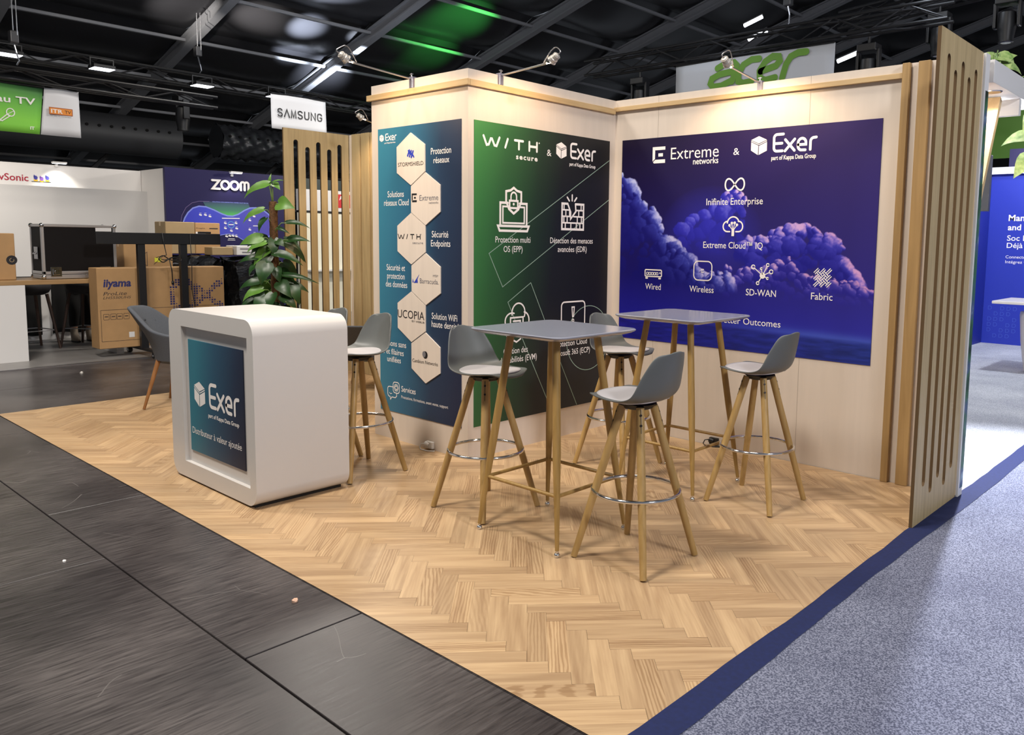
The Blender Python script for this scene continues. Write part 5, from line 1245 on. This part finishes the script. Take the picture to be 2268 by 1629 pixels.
# black cloth hanging behind the bar
def drape(x, y0, y1, z1, label, seed):
    b = MB(); n = 40; rows = []
    for j in range(12):
        f = j/11; row = []
        for i in range(n+1):
            u = i/n; zb = 0.13+0.05*math.sin(5*u+seed)+0.03*math.sin(11*u); z = z1-(z1-zb)*f
            row.append((x+0.018*math.sin(22*u+seed)*(0.3+f), y0+(y1-y0)*u+0.03*f*math.sin(3*u), z))
        rows.append(row)
    b.grid(rows); o = b.build('black_drape', mat('cloth_black', '060606', 0.9), None, smooth=179)
    m = o.modifiers.new('thickness', 'SOLIDIFY'); m.thickness = 0.006
    tag(o, label, 'cloth', 'black cloths behind the bar')
drape(-8.40, -2.75, -1.565, 0.86, 'black cloth hanging behind the bar, left of the white gap', 1)
drape(-8.40, -1.44, -0.70, 0.86, 'black cloth hanging behind the bar, right of the white gap', 4)
w = MB(); w.box(-8.49, -8.428, -2.9, -0.6, 0.0125, 0.86, bevel=0.004); tag(w.build('drape_partition', M_wboard), 'low white partition behind the black cloths under the bar', 'partition')
# dark stools at the bar
def dark_stool(loc, rotz, label):
    t = empty('high_stool', loc, rotz, label, 'stool', 'dark upholstered stools at the white bar')
    MB().lathe([(0.02, 0.66), (0.15, 0.665), (0.20, 0.69), (0.225, 0.735), (0.232, 0.80), (0.222, 0.80), (0.20, 0.745), (0.02, 0.735)], n=28).build('seat', mat('stool_dark_fabric', '2C2B2E', 0.8), t, smooth=179)
    for sx in (1, -1):
        for sy in (1, -1): MB().tube((0.13*sx, 0.13*sy, 0.675), (0.215*sx, 0.215*sy, 0.0), 0.020, 0.014, 12).build('leg', M_dleg, t, smooth=40)
    k = 0.13+0.085*0.66
    MB().path([(k, k, 0.23), (-k, k, 0.23), (-k, -k, 0.23), (k, -k, 0.23)], 0.006, 8, closed=True).build('foot_rest', M_steel, t)
    return t
ds = dark_stool((-7.58, -1.90, 0.0125), math.radians(12), 'dark high stool under the bar beside the white side panel')
dup(ds, (-7.525, -1.30, 0.0125), math.radians(40), 'dark high stool under the bar beside the monitor carton')
# person bending behind the flight case: trousers and ankle boots show under the bar
def person():
    t = empty('person', (-8.02, -1.22, 0.0125), 0, 'person in black trousers and beige ankle boots standing bent behind the bar', 'person')
    def skin(name, joints, edges, m, root=0, lv=2):
        me = bpy.data.meshes.new(name); me.from_pydata([j[0] for j in joints], edges, []); o = bpy.data.objects.new(name, me); COL.objects.link(o); o.parent = t
        md = o.modifiers.new('skin', 'SKIN'); md.use_smooth_shade = True
        for i, j in enumerate(joints):
            sv = me.skin_vertices[0].data[i]; sv.radius = (j[1], j[1]*(j[2] if len(j) > 2 else 1)); sv.use_root = (i == root)
        ss = o.modifiers.new('soft', 'SUBSURF'); ss.levels = 1; ss.render_levels = lv
        me.materials.append(m); return o
    M_skin = mat('skin', 'C99A7E', 0.5); M_cl = mat('clothes_black', '0C0C0D', 0.85)
    # bent forward over the bar: pelvis high, torso leaning to -y, arms down on the case
    J = [((0, 0, 0.86), 0.13, 0.8), ((0.08, -0.05, 0.99), 0.125, 0.8), ((0.22, -0.10, 1.10), 0.14, 0.75), ((0.32, -0.12, 1.16), 0.06), ((0.40, -0.13, 1.19), 0.085), ((0.48, -0.13, 1.20), 0.075),
         ((0.0, 0.09, 0.80), 0.085), ((0.06, 0.09, 0.45), 0.058), ((0.0, 0.09, 0.09), 0.038), ((0.0, -0.09, 0.80), 0.085), ((0.06, -0.09, 0.45), 0.058), ((0.0, -0.09, 0.09), 0.038),
         ((0.24, 0.06, 1.08), 0.048), ((0.40, 0.10, 1.0), 0.038), ((0.58, 0.04, 1.0), 0.028), ((0.24, -0.24, 1.08), 0.048), ((0.40, -0.30, 1.0), 0.038), ((0.58, -0.26, 1.0), 0.028)]
    E_ = [(0, 1), (1, 2), (2, 3), (3, 4), (4, 5), (0, 6), (6, 7), (7, 8), (0, 9), (9, 10), (10, 11), (2, 12), (12, 13), (13, 14), (2, 15), (15, 16), (16, 17)]
    skin('body', J, E_, M_skin)
    skin('sweater', [((0.01, -0.01, 0.90), 0.145, 0.8), ((0.08, -0.05, 0.99), 0.14, 0.8), ((0.22, -0.10, 1.10), 0.155, 0.75), ((0.24, 0.06, 1.08), 0.058), ((0.40, 0.10, 1.0), 0.046), ((0.24, -0.24, 1.08), 0.058), ((0.40, -0.30, 1.0), 0.046)], [(0, 1), (1, 2), (2, 3), (3, 4), (2, 5), (5, 6)], M_cl)
    skin('trousers', [((0, 0, 0.87), 0.142, 0.8), ((0.0, 0.09, 0.78), 0.098), ((0.06, 0.09, 0.45), 0.074), ((0.0, 0.09, 0.17), 0.056), ((0.0, -0.09, 0.78), 0.098), ((0.06, -0.09, 0.45), 0.074), ((0.0, -0.09, 0.17), 0.056)], [(0, 1), (1, 2), (2, 3), (0, 4), (4, 5), (5, 6)], M_cl)
    skin('hair', [((0.38, -0.13, 1.235), 0.075), ((0.46, -0.13, 1.245), 0.07)], [(0, 1)], mat('hair_dark', '1E1511', 0.6))
    M_boot = mat('boot_beige', '8E8070', 0.7); M_sole = mat('boot_sole', '151210', 0.6)
    for y in (0.09, -0.09):
        b = MB(); rows = []
        for z, xb, xf, w_ in ((0.022, -0.055, 0.185, 0.042), (0.045, -0.058, 0.185, 0.044), (0.075, -0.056, 0.13, 0.043), (0.11, -0.053, 0.075, 0.041), (0.16, -0.052, 0.062, 0.043), (0.175, -0.050, 0.060, 0.041)):
            rows.append([((xb+xf)/2+(xf-xb)/2*math.cos(a), y+w_*math.sin(a), z) for a in [2*PI*k/20 for k in range(20)]])
        b.grid(rows, closed_u=True); bo = b.build('ankle_boot', M_boot, t, smooth=179)
        s_ = MB(); s_.grid([[(0.065+0.122*math.cos(a), y+0.045*math.sin(a), z) for a in [2*PI*k/20 for k in range(20)]] for z in (0.0, 0.022)], closed_u=True); s_.poly([(0.065+0.122*math.cos(a), y+0.045*math.sin(a), 0.0221) for a in [2*PI*k/20 for k in range(20)]]); s_.build('boot_sole', M_sole, bo)
person()

# ---------------------------------------------------------------- hanging banners, trusses, ducts
def banner(x, y0, y1, z0, z1, m, label, axis='x', taper=0.0, taper_r=0.0):
    """hanging cloth banner; axis x: plane x = const facing +x; axis y: plane y = const facing -y"""
    t = empty('hanging_banner', (x, 0, 0) if axis == 'x' else (0, x, 0), PI/2 if axis == 'x' else 0, label, 'banner', 'cloth banners hung from the roof trusses')
    b = MB(); n = 16
    P = lambda y: [[(y0+(y1-y0)*i/n-taper*(1-j/6)*(1-i/n)-taper_r*(1-j/6)*i/n, y+0.012*math.sin(5*i/n+j*0.4), z0+(z1-z0)*j/6) for i in range(n+1)] for j in range(7)]
    b.grid(P(0)); o = b.build('cloth', m, t, smooth=179)
    md = o.modifiers.new('thickness', 'SOLIDIFY'); md.thickness = 0.004; md.offset = -1 if False else 1
    r = MB(); r.tube((y0+0.005, 0.0, z1+0.006), (y1-0.005, 0.0, z1+0.006), 0.012, n=10); r.build('hanging_bar', M_truss, t)
    return t
M_ban = mat('banner_white', 'D8D8DA', 0.75)
sb = banner(-9.0, 2.036, 3.05, 3.22, 3.785, M_ban, 'white hanging banner with black lettering above the left slatted panel')
s = MB(); z = 3.432; h = 0.122; w_ = 0.020; y = -0.020
def glyph(mb, ch_, x, wd):
    Q = lambda L_: [(x+a*wd, z+b*h) for a, b in L_]
    if ch_ == 'S': mb.stroke(Q(arc(0.5, 0.76, 0.41, 0.24, 20, 245, 12)+arc(0.5, 0.25, 0.41, 0.25, 62, -160, 12)), w_, y)
    if ch_ == 'A': mb.stroke(Q([(0.0, 0.0), (0.5, 1.0), (1.0, 0.0)]), w_, y)
    if ch_ == 'M': mb.stroke(Q([(0.05, 0.0), (0.12, 1.0), (0.5, 0.08), (0.88, 1.0), (0.95, 0.0)]), w_, y)
    if ch_ == 'U': mb.stroke(Q([(0.08, 1.0), (0.08, 0.25), (0.25, 0.03), (0.5, 0.0), (0.75, 0.03), (0.92, 0.25), (0.92, 1.0)]), w_, y)
    if ch_ == 'N': mb.stroke(Q([(0.08, 0.0), (0.08, 1.0), (0.92, 0.0), (0.92, 1.0)]), w_, y)
    if ch_ == 'G': mb.stroke(Q([(0.92, 0.80), (0.75, 0.97), (0.5, 1.0), (0.22, 0.95), (0.08, 0.75), (0.08, 0.25), (0.22, 0.05), (0.5, 0.0), (0.78, 0.05), (0.92, 0.25), (0.92, 0.48), (0.6, 0.48)]), w_, y)
for i, c_ in enumerate('SAMSUNG'): glyph(s, c_, 2.135+i*0.1225, 0.092)
s.build('logo_lettering', M_black, sb, recalc=False)
ib = banner(-9.0, -1.226, -0.812, 2.760, 3.395, M_ban, 'white hanging banner with an orange logo at the left', taper=0.07)
s = MB(); s.box(-1.188, -0.905, -0.020, -0.018, 3.047, 3.142); s.build('logo_plate', mat('print_orange', 'E08A30', 0.5), ib)
s = MB(); s.stroke([(-1.184, 3.051), (-0.909, 3.051), (-0.909, 3.138), (-1.184, 3.138)], 0.008, -0.0215, closed=True); s.build('logo_frame', mat('print_brown', 'A0502C', 0.5), ib, recalc=False)
put_text(ib, [('ITR', -1.165, 3.066, 0.14, 0.052)], M_print, 'logo_lettering', -0.022, 0.02); put_text(ib, [('TV', -1.000, 3.072, 0.075, 0.042)], M_black, 'logo_lettering', -0.022); put_text(ib, [('La télé du numérique', -1.171, 3.022, 0.247, 0.014)], M_grey, 'caption_text', -0.022)
M_gb = gradient('banner_green', [(0, '86C49A'), (0.5, '6FB24A'), (1, '5CB032')], 'X', -1.8, -1.23, 0.7, tilt=0.0)
M_gb2 = gradient('banner_green_tall', [(0, '84D048'), (0.35, '64AE44'), (0.7, '2F5A38'), (1, '22342C')], 'Z', 2.76, 3.42, 0.7, tilt=0.12)
gb = banner(-9.0, -2.6, -1.2405, 2.758, 3.385, M_gb2, 'green hanging banner with a microphone drawing at the left edge', taper_r=0.07)
put_text(gb, [('Plateau TV', -2.14, 3.140, 0.796, 0.088)], M_print, 'heading_text', -0.020, 0.015)
s = MB(); s.stroke(arc(-1.635, 3.010, 0.045, 0.050, 0, 360, 18), 0.012, -0.02, closed=True); s.stroke([(-1.672, 2.990), (-1.640, 2.962)], 0.009, -0.02); s.stroke([(-1.668, 2.988), (-1.752, 2.905), (-1.735, 2.888), (-1.640, 2.965)], 0.012, -0.02); s.stroke([(-1.60, 3.03), (-1.67, 2.985)], 0.007, -0.02); s.stroke([(-1.745, 2.895), (-1.80, 2.85)], 0.008, -0.02); s.build('microphone_drawing', M_print, gb, recalc=False)
put_text(gb, [('IT', -1.420, 2.812, 0.050, 0.040)], M_print, 'logo_lettering', -0.02, 0.03)
ab = banner(6.0, -3.636, -0.993, 3.30, 4.208, mat('banner_grey_white', 'B4B6BA', 0.75), 'wide pale banner with green rounded lettering above the rear wall', 'y')
s = MB(); wq = 0.098; y = -0.020
SH = 0.30
def sh(L_): return [(a+SH*(b-3.828), b) for a, b in L_]
s.stroke(sh([(-2.93, 4.085), (-2.82, 4.135), (-2.66, 4.135), (-2.60, 4.09), (-2.60, 3.86)]), wq, y); s.stroke(sh([(-2.60, 4.01), (-2.86, 3.99), (-2.98, 3.94), (-2.985, 3.87), (-2.92, 3.815), (-2.78, 3.815), (-2.60, 3.88)]), wq, y)
s.stroke(sh([(-2.24, 4.135), (-2.36, 4.140), (-2.48, 4.08), (-2.52, 3.96), (-2.49, 3.85), (-2.40, 3.815), (-2.26, 3.825)]), wq, y)
s.stroke(sh([(-2.15, 3.95), (-1.92, 4.00), (-1.88, 4.06), (-1.92, 4.125), (-2.02, 4.140), (-2.12, 4.08), (-2.17, 3.96), (-2.13, 3.85), (-2.03, 3.815), (-1.88, 3.835)]), wq, y)
s.stroke(sh([(-1.76, 3.815), (-1.76, 4.00), (-1.72, 4.10), (-1.62, 4.140), (-1.50, 4.135)]), wq, y)
s.build('logo_lettering', mat('print_lime_green', '5C8A24', 0.6), ab, recalc=False)

def truss(a, b, size, label, seg=0.5):
    a = Vector(a); b = Vector(b); t = empty('lighting_truss', a, 0, label, 'truss', 'black lattice trusses under the roof')
    d = b-a; L_ = d.length; d.normalize(); s = Vector((0, 0, 1)).cross(d).normalized(); u = Vector((0, 0, 1))
    C = [s*size/2+u*size/2, -s*size/2+u*size/2, s*size/2-u*size/2, -s*size/2-u*size/2]
    m = MB()
    for c in C: m.tube(c, c+d*L_, 0.022, n=8)
    m.build('chord', M_truss, t, smooth=40)
    m = MB(); n = int(L_/seg)
    for i in range(n):
        p, q = d*(i*seg), d*((i+1)*seg)
        for A, B in ((0, 1), (2, 3), (0, 2), (1, 3)):
            x, y_ = (A, B) if i % 2 else (B, A); m.tube(C[x]+p, C[y_]+q, 0.010, n=6)
    m.build('lacing', mat('truss_lacing_grey', '2A2A2C', 0.4, metal=0.4), t)
    return t
truss((-10.0, -6.0, 4.02), (-10.0, 9.0, 3.92), 0.20, 'black lattice truss carrying white floodlights on the left')
truss((-9.0, -5.0, 3.52), (-9.0, 1.1, 3.50), 0.16, 'thin black truss over the green banner at the left')
truss((-5.5, 6.05, 4.40), (0.5, 6.05, 4.40), 0.24, 'black lattice truss above the wide pale banner')
truss((-1.5, 7.4, 4.85), (6.0, 5.2, 4.75), 0.24, 'black lattice truss behind the top of the right slatted panel')
# white flood lights on the left truss
def led(loc, label):
    t = empty('led_floodlight', loc, 0, label, 'lamp', 'white led floodlights on the left truss')
    MB().box(-0.13, 0.13, -0.15, 0.15, 0.02, 0.07, bevel=0.008).build('housing', M_dark, t)
    MB().box(-0.12, 0.12, -0.14, 0.14, 0.012, 0.0195).build('lamp_glass', M_led, t)
    MB().box(-0.01, 0.01, -0.165, -0.15, 0.03, 0.16).box(-0.01, 0.01, 0.15, 0.165, 0.03, 0.16).box(-0.01, 0.01, -0.165, 0.165, 0.16, 0.175).box(-0.16, 0.01, -0.01, 0.01, 0.16, 0.175).build('bracket', M_dark, t)
    return t
l0 = led((-9.74, -0.25, 3.87), 'lit white floodlight on the left truss, second from the left edge')
dup(l0, (-9.74, 1.24, 3.845), 0, 'lit white floodlight on the left truss, left of the middle beam'); dup(l0, (-9.74, 2.54, 3.855), 0, 'lit white floodlight on the left truss, above the white banner'); dup(l0, (-9.74, -1.43, 3.87), 0, 'lit white floodlight on the left truss at the picture edge')
def tube_light(loc, d, label):
    t = empty('tube_light', loc, 0, label, 'lamp', 'short lit tubes under the rafters')
    t.rotation_euler = (0, -math.atan(0.28), 0)
    MB().tube((-0.17, 0, 0), (0.17, 0, 0), 0.030, n=14).build('tube', M_led, t, smooth=40)
    MB().box(-0.19, 0.19, -0.02, 0.02, 0.031, 0.05).build('housing', M_dark, t)
tube_light((-3.02, 7.3, 5.08), (1, 0.15), 'lit tube light beside the beam above the pale banner, upper one')
tube_light((-2.76, 7.0, 4.76), (1, 0.15), 'lit tube light beside the beam above the pale banner, lower one')
tube_light((-1.23, 7.0, 4.22), (1, 0.3), 'short lit tube right of the pale banner')
# moving head stage lights
def moving_head(loc, label, s=1.0):
    t = empty('moving_head_light', loc, 0, label, 'lamp', 'black stage lights hung from the trusses')
    MB().box(-0.13*s, 0.13*s, -0.11*s, 0.11*s, 0.22*s, 0.32*s, bevel=0.01).build('base', M_dark, t)
    for x in (-0.14*s, 0.14*s): MB().box(x-0.02*s, x+0.02*s, -0.05*s, 0.05*s, -0.06*s, 0.25*s, bevel=0.01).build('yoke_arm', M_dark, t)
    MB().lathe([(0.05*s, 0.16*s), (0.10*s, 0.12*s), (0.11*s, -0.05*s), (0.085*s, -0.20*s), (0.09*s, -0.24*s), (0.07*s, -0.245*s)], n=20).build('head', M_truss, t, smooth=40)
    MB().lathe([(0.001, -0.247*s), (0.06*s, -0.246*s)], n=16).build('lens', mat('lens_grey', '9A9C9E', 0.2), t)
    MB().tube((0, 0, 0.32*s), (0, 0, 0.42*s), 0.02).build('clamp', M_dark, t)
    return t
m0 = moving_head((-4.38, 6.05, 3.80), 'black stage light hanging left of the pale banner')
dup(m0, (-0.53, 6.05, 3.80), 0, 'black stage light hanging right of the pale banner'); dup(m0, (0.12, 6.81, 4.26), 0, 'black stage light beside the top of the right slatted panel'); dup(m0, (1.05, 6.47, 4.24), 0, 'black stage light behind the right slatted panel, under the truss')
dup(m0, (-9.86, 0.96, 3.36), 0, 'black stage light hanging from the left truss by the middle beam')
# chain hoists
def hoist(loc, h, label):
    t = empty('chain_hoist', loc, 0, label, 'hoist', 'chain hoists and cables')
    MB().box(-0.06, 0.06, -0.05, 0.05, 0.0, 0.16, bevel=0.015).build('motor', mat('hoist_grey', '4A4A4C', 0.4, metal=0.4), t)
    MB().tube((0, 0, 0.16), (0, 0, h), 0.007, n=6).tube((0.06, 0.03, 0.10), (0.06, 0.03, h), 0.006, n=6).build('chain', M_steel, t)
    MB().path([(0, 0, 0), (0.02, 0.02, -0.12), (0.0, 0.05, -0.22), (-0.03, 0.03, -0.27)], 0.010, 6).build('hook', M_steel, t)
    return t
hoist((-9.0, -1.55, 3.915), 1.45, 'chain hoist above the green banner at the left'); hoist((-10.0, 1.30, 4.38), 0.70, 'chain hoist on the left truss under the middle beam'); hoist((-1.75, 6.05, 4.83), 1.9, 'chain hoist above the pale banner'); hoist((1.28, 6.38, 5.24), 2.6, 'chain hoist behind the right slatted panel')
# black air ducts
def duct(a, b, r, label, crumple=False, holes=True):
    a = Vector(a); b = Vector(b); L_ = (b-a).length
    t = empty('air_duct', a, math.atan2(b.y-a.y, b.x-a.x), label, 'duct', 'black fabric air ducts')
    n = 40; m = 60 if crumple else 8; R_ = random.Random(3); rows = []
    for i in range(m+1):
        x = L_*i/m; k = 1.0; row = []
        for j in range(n):
            q = 2*PI*j/n; rr = r*(1+(0.07*math.sin(9*q+14*x)+0.06*math.sin(5*q-23*x)+R_.uniform(-0.03, 0.03) if crumple else 0))
            row.append((x, rr*math.cos(q), rr*math.sin(q)))
        rows.append(row)
    o = MB(); o.grid(rows, closed_u=True)
    for x in ((0, L_)): o.poly([(x, r*0.985*math.cos(2*PI*j/n), r*0.985*math.sin(2*PI*j/n)) for j in range(n)])
    o.build('tube', mat('duct_black', '3C3D40', 0.5) if not crumple else mat('duct_crumpled', '323438', 0.3), t, smooth=50)
    if holes:
        k = int(L_/0.22)
        for i in range(k):
            M = Matrix.Translation((0.15+0.22*i, -r*0.985, 0.10)) @ Matrix.Rotation(PI/2, 4, 'X'); MB().lathe([(0.028, -0.02), (0.028, 0.02)], n=10, M=M).build('air_hole', mat('hole_black', '020202', 0.9), t)
duct((-14.2, -2.2, 3.43), (-14.2, 2.62, 3.43), 0.40, 'smooth black air duct with a row of holes behind the left banners')
duct((-14.2, 3.5, 3.50), (-14.2, 7.2, 3.52), 0.36, 'crumpled black air duct behind the white lettered banner', True, True)
# grey struts of the far tent wall
def strut(a, b, r, label):
    m = MB(); m.tube(a, b, r, n=8); tag(m.build('wall_strut', mat('strut_grey', '3A3A3C', 0.5)), label, 'strut', 'slanting struts of the tent wall')
strut((-15.0, 1.05, 2.55), (-14.9, 1.72, 3.25), 0.05, 'slanting grey strut under the smooth black duct'); strut((-15.0, 4.72, 2.55), (-14.9, 5.35, 3.20), 0.05, 'slanting grey strut under the crumpled black duct')
m = MB(); m.tube((-15.2, -6, 2.78), (-15.2, 9, 2.78), 0.06, n=8); tag(m.build('wall_rail', mat('strut_grey', '3A3A3C', 0.5)), 'long dark horizontal rail above the far white stand walls', 'rail')

# ---------------------------------------------------------------- neighbouring stand on the right
# printed end panel at the end of the rear wall
e = MB(); e.box(2.6005, 2.612, -0.030, 0.050, 0.004, 2.498); ep = tag(e.build('end_panel', M_wboard), 'narrow white printed end panel at the right edge of the rear wall', 'panel')
def strip_mat():
    m = bpy.data.materials.new('landscape_print'); m.use_nodes = True; nt = m.node_tree; N = nt.nodes; L = nt.links; b = N['Principled BSDF']; b.inputs['Roughness'].default_value = 0.4
    tc = N.new('ShaderNodeTexCoord'); nz = N.new('ShaderNodeTexNoise'); nz.inputs['Scale'].default_value = 5; nz.inputs['Detail'].default_value = 5; L.new(tc.outputs['Object'], nz.inputs['Vector'])
    r = N.new('ShaderNodeValToRGB'); e_ = r.color_ramp.elements; e_[0].position = 0.35; e_[0].color = (*lin('0E1A12'), 1); e_[1].position = 0.7; e_[1].color = (*lin('9CB4C0'), 1); k = e_.new(0.5); k.color = (*lin('3A6A48'), 1); k = e_.new(0.6); k.color = (*lin('4A5A80'), 1)
    L.new(nz.outputs[0], r.inputs[0]); L.new(r.outputs[0], b.inputs['Base Color']); return m
e = MB(); e.box(2.6121, 2.6135, -0.004, 0.049, 0.05, 2.30); e.build('printed_strip', strip_mat(), ep)
# canopy
cn = empty('canopy', (2.0, 0.1, 2.36), 0, 'white canopy with a recessed spotlight beyond the right slatted panel', 'canopy')
MB().box(-0.9, 0.622, 0.004, 1.10, 0.0, 0.125, bevel=0.002).build('fascia', M_wboard, cn)
MB().box(-0.9, 0.612, 0.63, 0.68, -0.10, -0.001).build('cross_beam', M_wboard, cn)
dl = MB(); dl.lathe([(0.052, -0.006), (0.056, -0.001), (0.040, -0.001)], (0.54, 0.30, 0), 20); d_ = dl.build('downlight_ring', M_chrome, cn, smooth=40)
MB().lathe([(0.001, -0.004), (0.040, -0.004), (0.0402, -0.0035)], (0.54, 0.30, 0), 20).build('downlight_glass', M_bulb, d_)
lamp('lamp_light', 'SPOT', (2.54, 0.40, 2.345), 32, (1.0, 0.80, 0.58), (2.5, 0.45, 0), spot_size=2.3, spot_blend=0.6, shadow_soft_size=0.03)
bc = MB(); a = Vector((2.50, 0.585, 2.345)); b_ = Vector((2.50, 0.14, 1.42)); d = (b_-a).normalized(); nn = d.cross(Vector((1, 0, 0))).normalized()
P = [a+nn*0.02, b_+nn*0.02, b_-nn*0.02, a-nn*0.02]
for x0 in (-0.045, 0.045): bc.poly([p+Vector((x0, 0, 0)) for p in P])
for i in range(4): bc.poly([P[i]-Vector((0.045, 0, 0)), P[i]+Vector((0.045, 0, 0)), P[(i+1) % 4]+Vector((0.045, 0, 0)), P[(i+1) % 4]-Vector((0.045, 0, 0))])
tag(bc.build('canopy_brace', wood_mat('brace_pine', 'C8A878', 'DCC090', 0.5)), 'slanting pale wooden brace under the white canopy', 'brace')
# blue stand wall
w = MB(); w.box(0.55, 4.5, 8.2, 8.28, 0, 2.50); bw = struct(w.build('wall_blue', mat('stand_wall_blue', '1B2FA0', 0.5)), 'blue stand wall with white lettering at the right edge', 'wall')
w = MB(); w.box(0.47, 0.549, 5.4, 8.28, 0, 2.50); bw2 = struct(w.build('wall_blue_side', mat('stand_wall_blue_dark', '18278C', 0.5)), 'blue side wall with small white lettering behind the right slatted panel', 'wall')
w = MB(); w.box(0.545, 4.5, 8.14, 8.199, 2.50, 2.60); w.build('fascia', M_wboard, bw)
put_text(bw, [('Management', 0.814, 1.822, 0.672, 0.089), ('and more', 0.812, 1.688, 0.49, 0.084)], M_print, 'heading_text', 8.197, 0.02); put_text(bw, [('Soc Manager', 0.811, 1.534, 0.62, 0.078), ('Déjà + de', 0.813, 1.429, 0.46, 0.074)], M_print, 'caption_text', 8.197, 0.008); put_text(bw, [('Connectez vos', 0.808, 1.276, 0.40, 0.042), ('Intégrez vos', 0.808, 1.203, 0.34, 0.042)], M_print, 'caption_text', 8.197)
s = MB()
for i in range(5):
    for j in range(6):
        if (i*7+j*5) % 4 == 0: continue
        x = 0.62+0.085*i; z = 0.10+0.082*j; s.stroke([(x, z), (x, z+0.05), (x+0.030, z+0.05), (x+0.045, z+0.035), (x+0.045, z+0.015), (x+0.030, z)], 0.006, 8.198, closed=True, n=6)
s.build('outline_pattern', mat('print_blue_pale', '3F57B8', 0.5), bw, recalc=False)
s = MB()
for z, l_ in ((1.62, 0.5), (1.56, 0.46), (1.50, 0.3), (1.30, 0.42), (1.10, 0.4), (1.04, 0.4)): s.stroke([(6.7, z), (6.7+l_, z)], 0.026, -0.002, caps=False)
o = s.build('caption_text', M_print, bw2, recalc=False); o.location = (0.549, 0, 0); o.rotation_euler = (0, 0, PI/2)
w = MB(); w.box(0.5, 4.5, 9.3, 9.36, 2.45, 2.98); struct(w.build('wall_purple_band', gradient('band_lit_purple', [(0, '3A3A6C'), (1, '7A68B0')], 'X', 0.4, 2.0, 0.5)), 'purple band above the blue stand wall', 'wall')  # purple light falling on the band is painted into the gradient
w = MB(); w.box(0.0, 4.5, 9.9, 9.96, 2.90, 3.9); struct(w.build('wall_green', mat('stand_wall_green', '4C7A22', 0.5)), 'green wall block above the purple band', 'wall')
w = MB(); w.box(1.50, 1.62, 4.0, 4.06, 1.80, 2.36, bevel=0.004); sc = tag(w.build('hanging_screen', mat('screen_dark_grey', '4A4C52', 0.4)), 'dark grey hanging screen panel seen under the canopy', 'screen')
# white pedestal table and bin-like counter
pt = empty('pedestal_table', (1.98, 5.55, 0.002), 0, 'white table on a wide rounded white pedestal on the pale carpet', 'table')
MB().box(-0.55, 0.9, -0.42, 0.42, 0.795, 0.828, bevel=0.006).build('table_top', M_white, pt)
MB().lathe([(0.26, 0.0), (0.31, 0.02), (0.36, 0.35), (0.385, 0.66), (0.38, 0.70), (0.345, 0.70), (0.34, 0.66)], (0.05, 0, 0), 36).build('pedestal', M_white, pt, smooth=40)
MB().lathe([(0.15, 0.66), (0.15, 0.795)], (0.05, 0, 0), 24).build('neck', M_white, pt, smooth=40)
# plants on the canopy
def topplant(loc, specs, label, hang=False):
    t = empty('potted_plant', loc, 0, label, 'plant', 'variegated plants on the white canopy')
    MB().lathe([(0.07, 0.0), (0.09, 0.035), (0.092, 0.045), (0.08, 0.045), (0.02, 0.035)], n=18).build('pot', M_wboard, t, smooth=40)
    for a, b_, w_ in specs:
        m = MB(); leaf(m, a, b_, w_*1.25, up=(0.5, -0.6, 0.7), fold=0.15); lf = m.build('leaf', M_varie, t, smooth=179)
        s_ = MB(); s_.path([(0, 0, 0.035), (a[0]*(1.0 if a[2] < 0 else 0.5), a[1]*0.5, max(a[2]*0.6+0.1, 0.06)), a], 0.004, 6); s_.build('leaf_stalk', M_stem, lf)
topplant((2.46, 0.76, 2.4855), [((0.0, 0.0, 0.13), (-0.10, -0.05, 0.165), 0.07), ((-0.03, -0.02, 0.09), (-0.13, -0.08, 0.10), 0.06), ((0.0, 0.0, 0.15), (0.10, 0.02, 0.10), 0.10), ((0.0, -0.03, 0.09), (-0.03, -0.10, 0.02), 0.07), ((0.02, -0.02, 0.08), (0.06, -0.09, 0.015), 0.07), ((-0.01, -0.03, 0.12), (-0.08, -0.09, 0.05), 0.07), ((0.02, 0.02, 0.12), (0.10, 0.06, 0.16), 0.07), ((0.03, 0.0, 0.10), (0.09, -0.06, 0.05), 0.07)], 'variegated leafy plant on the white canopy at the upper right corner')
topplant((2.36, 1.03, 2.4855), [((0.29, -0.12, -0.34), (0.12, -0.14, -0.385), 0.09), ((0.29, -0.10, -0.46), (0.21, -0.14, -0.60), 0.09), ((0.28, -0.08, -0.20), (0.24, -0.12, -0.30), 0.07), ((0.05, -0.04, 0.18), (-0.05, -0.16, 0.14), 0.08), ((0.04, 0.04, 0.16), (0.16, 0.12, 0.10), 0.08)], 'trailing variegated plant hanging over the right edge of the white canopy')
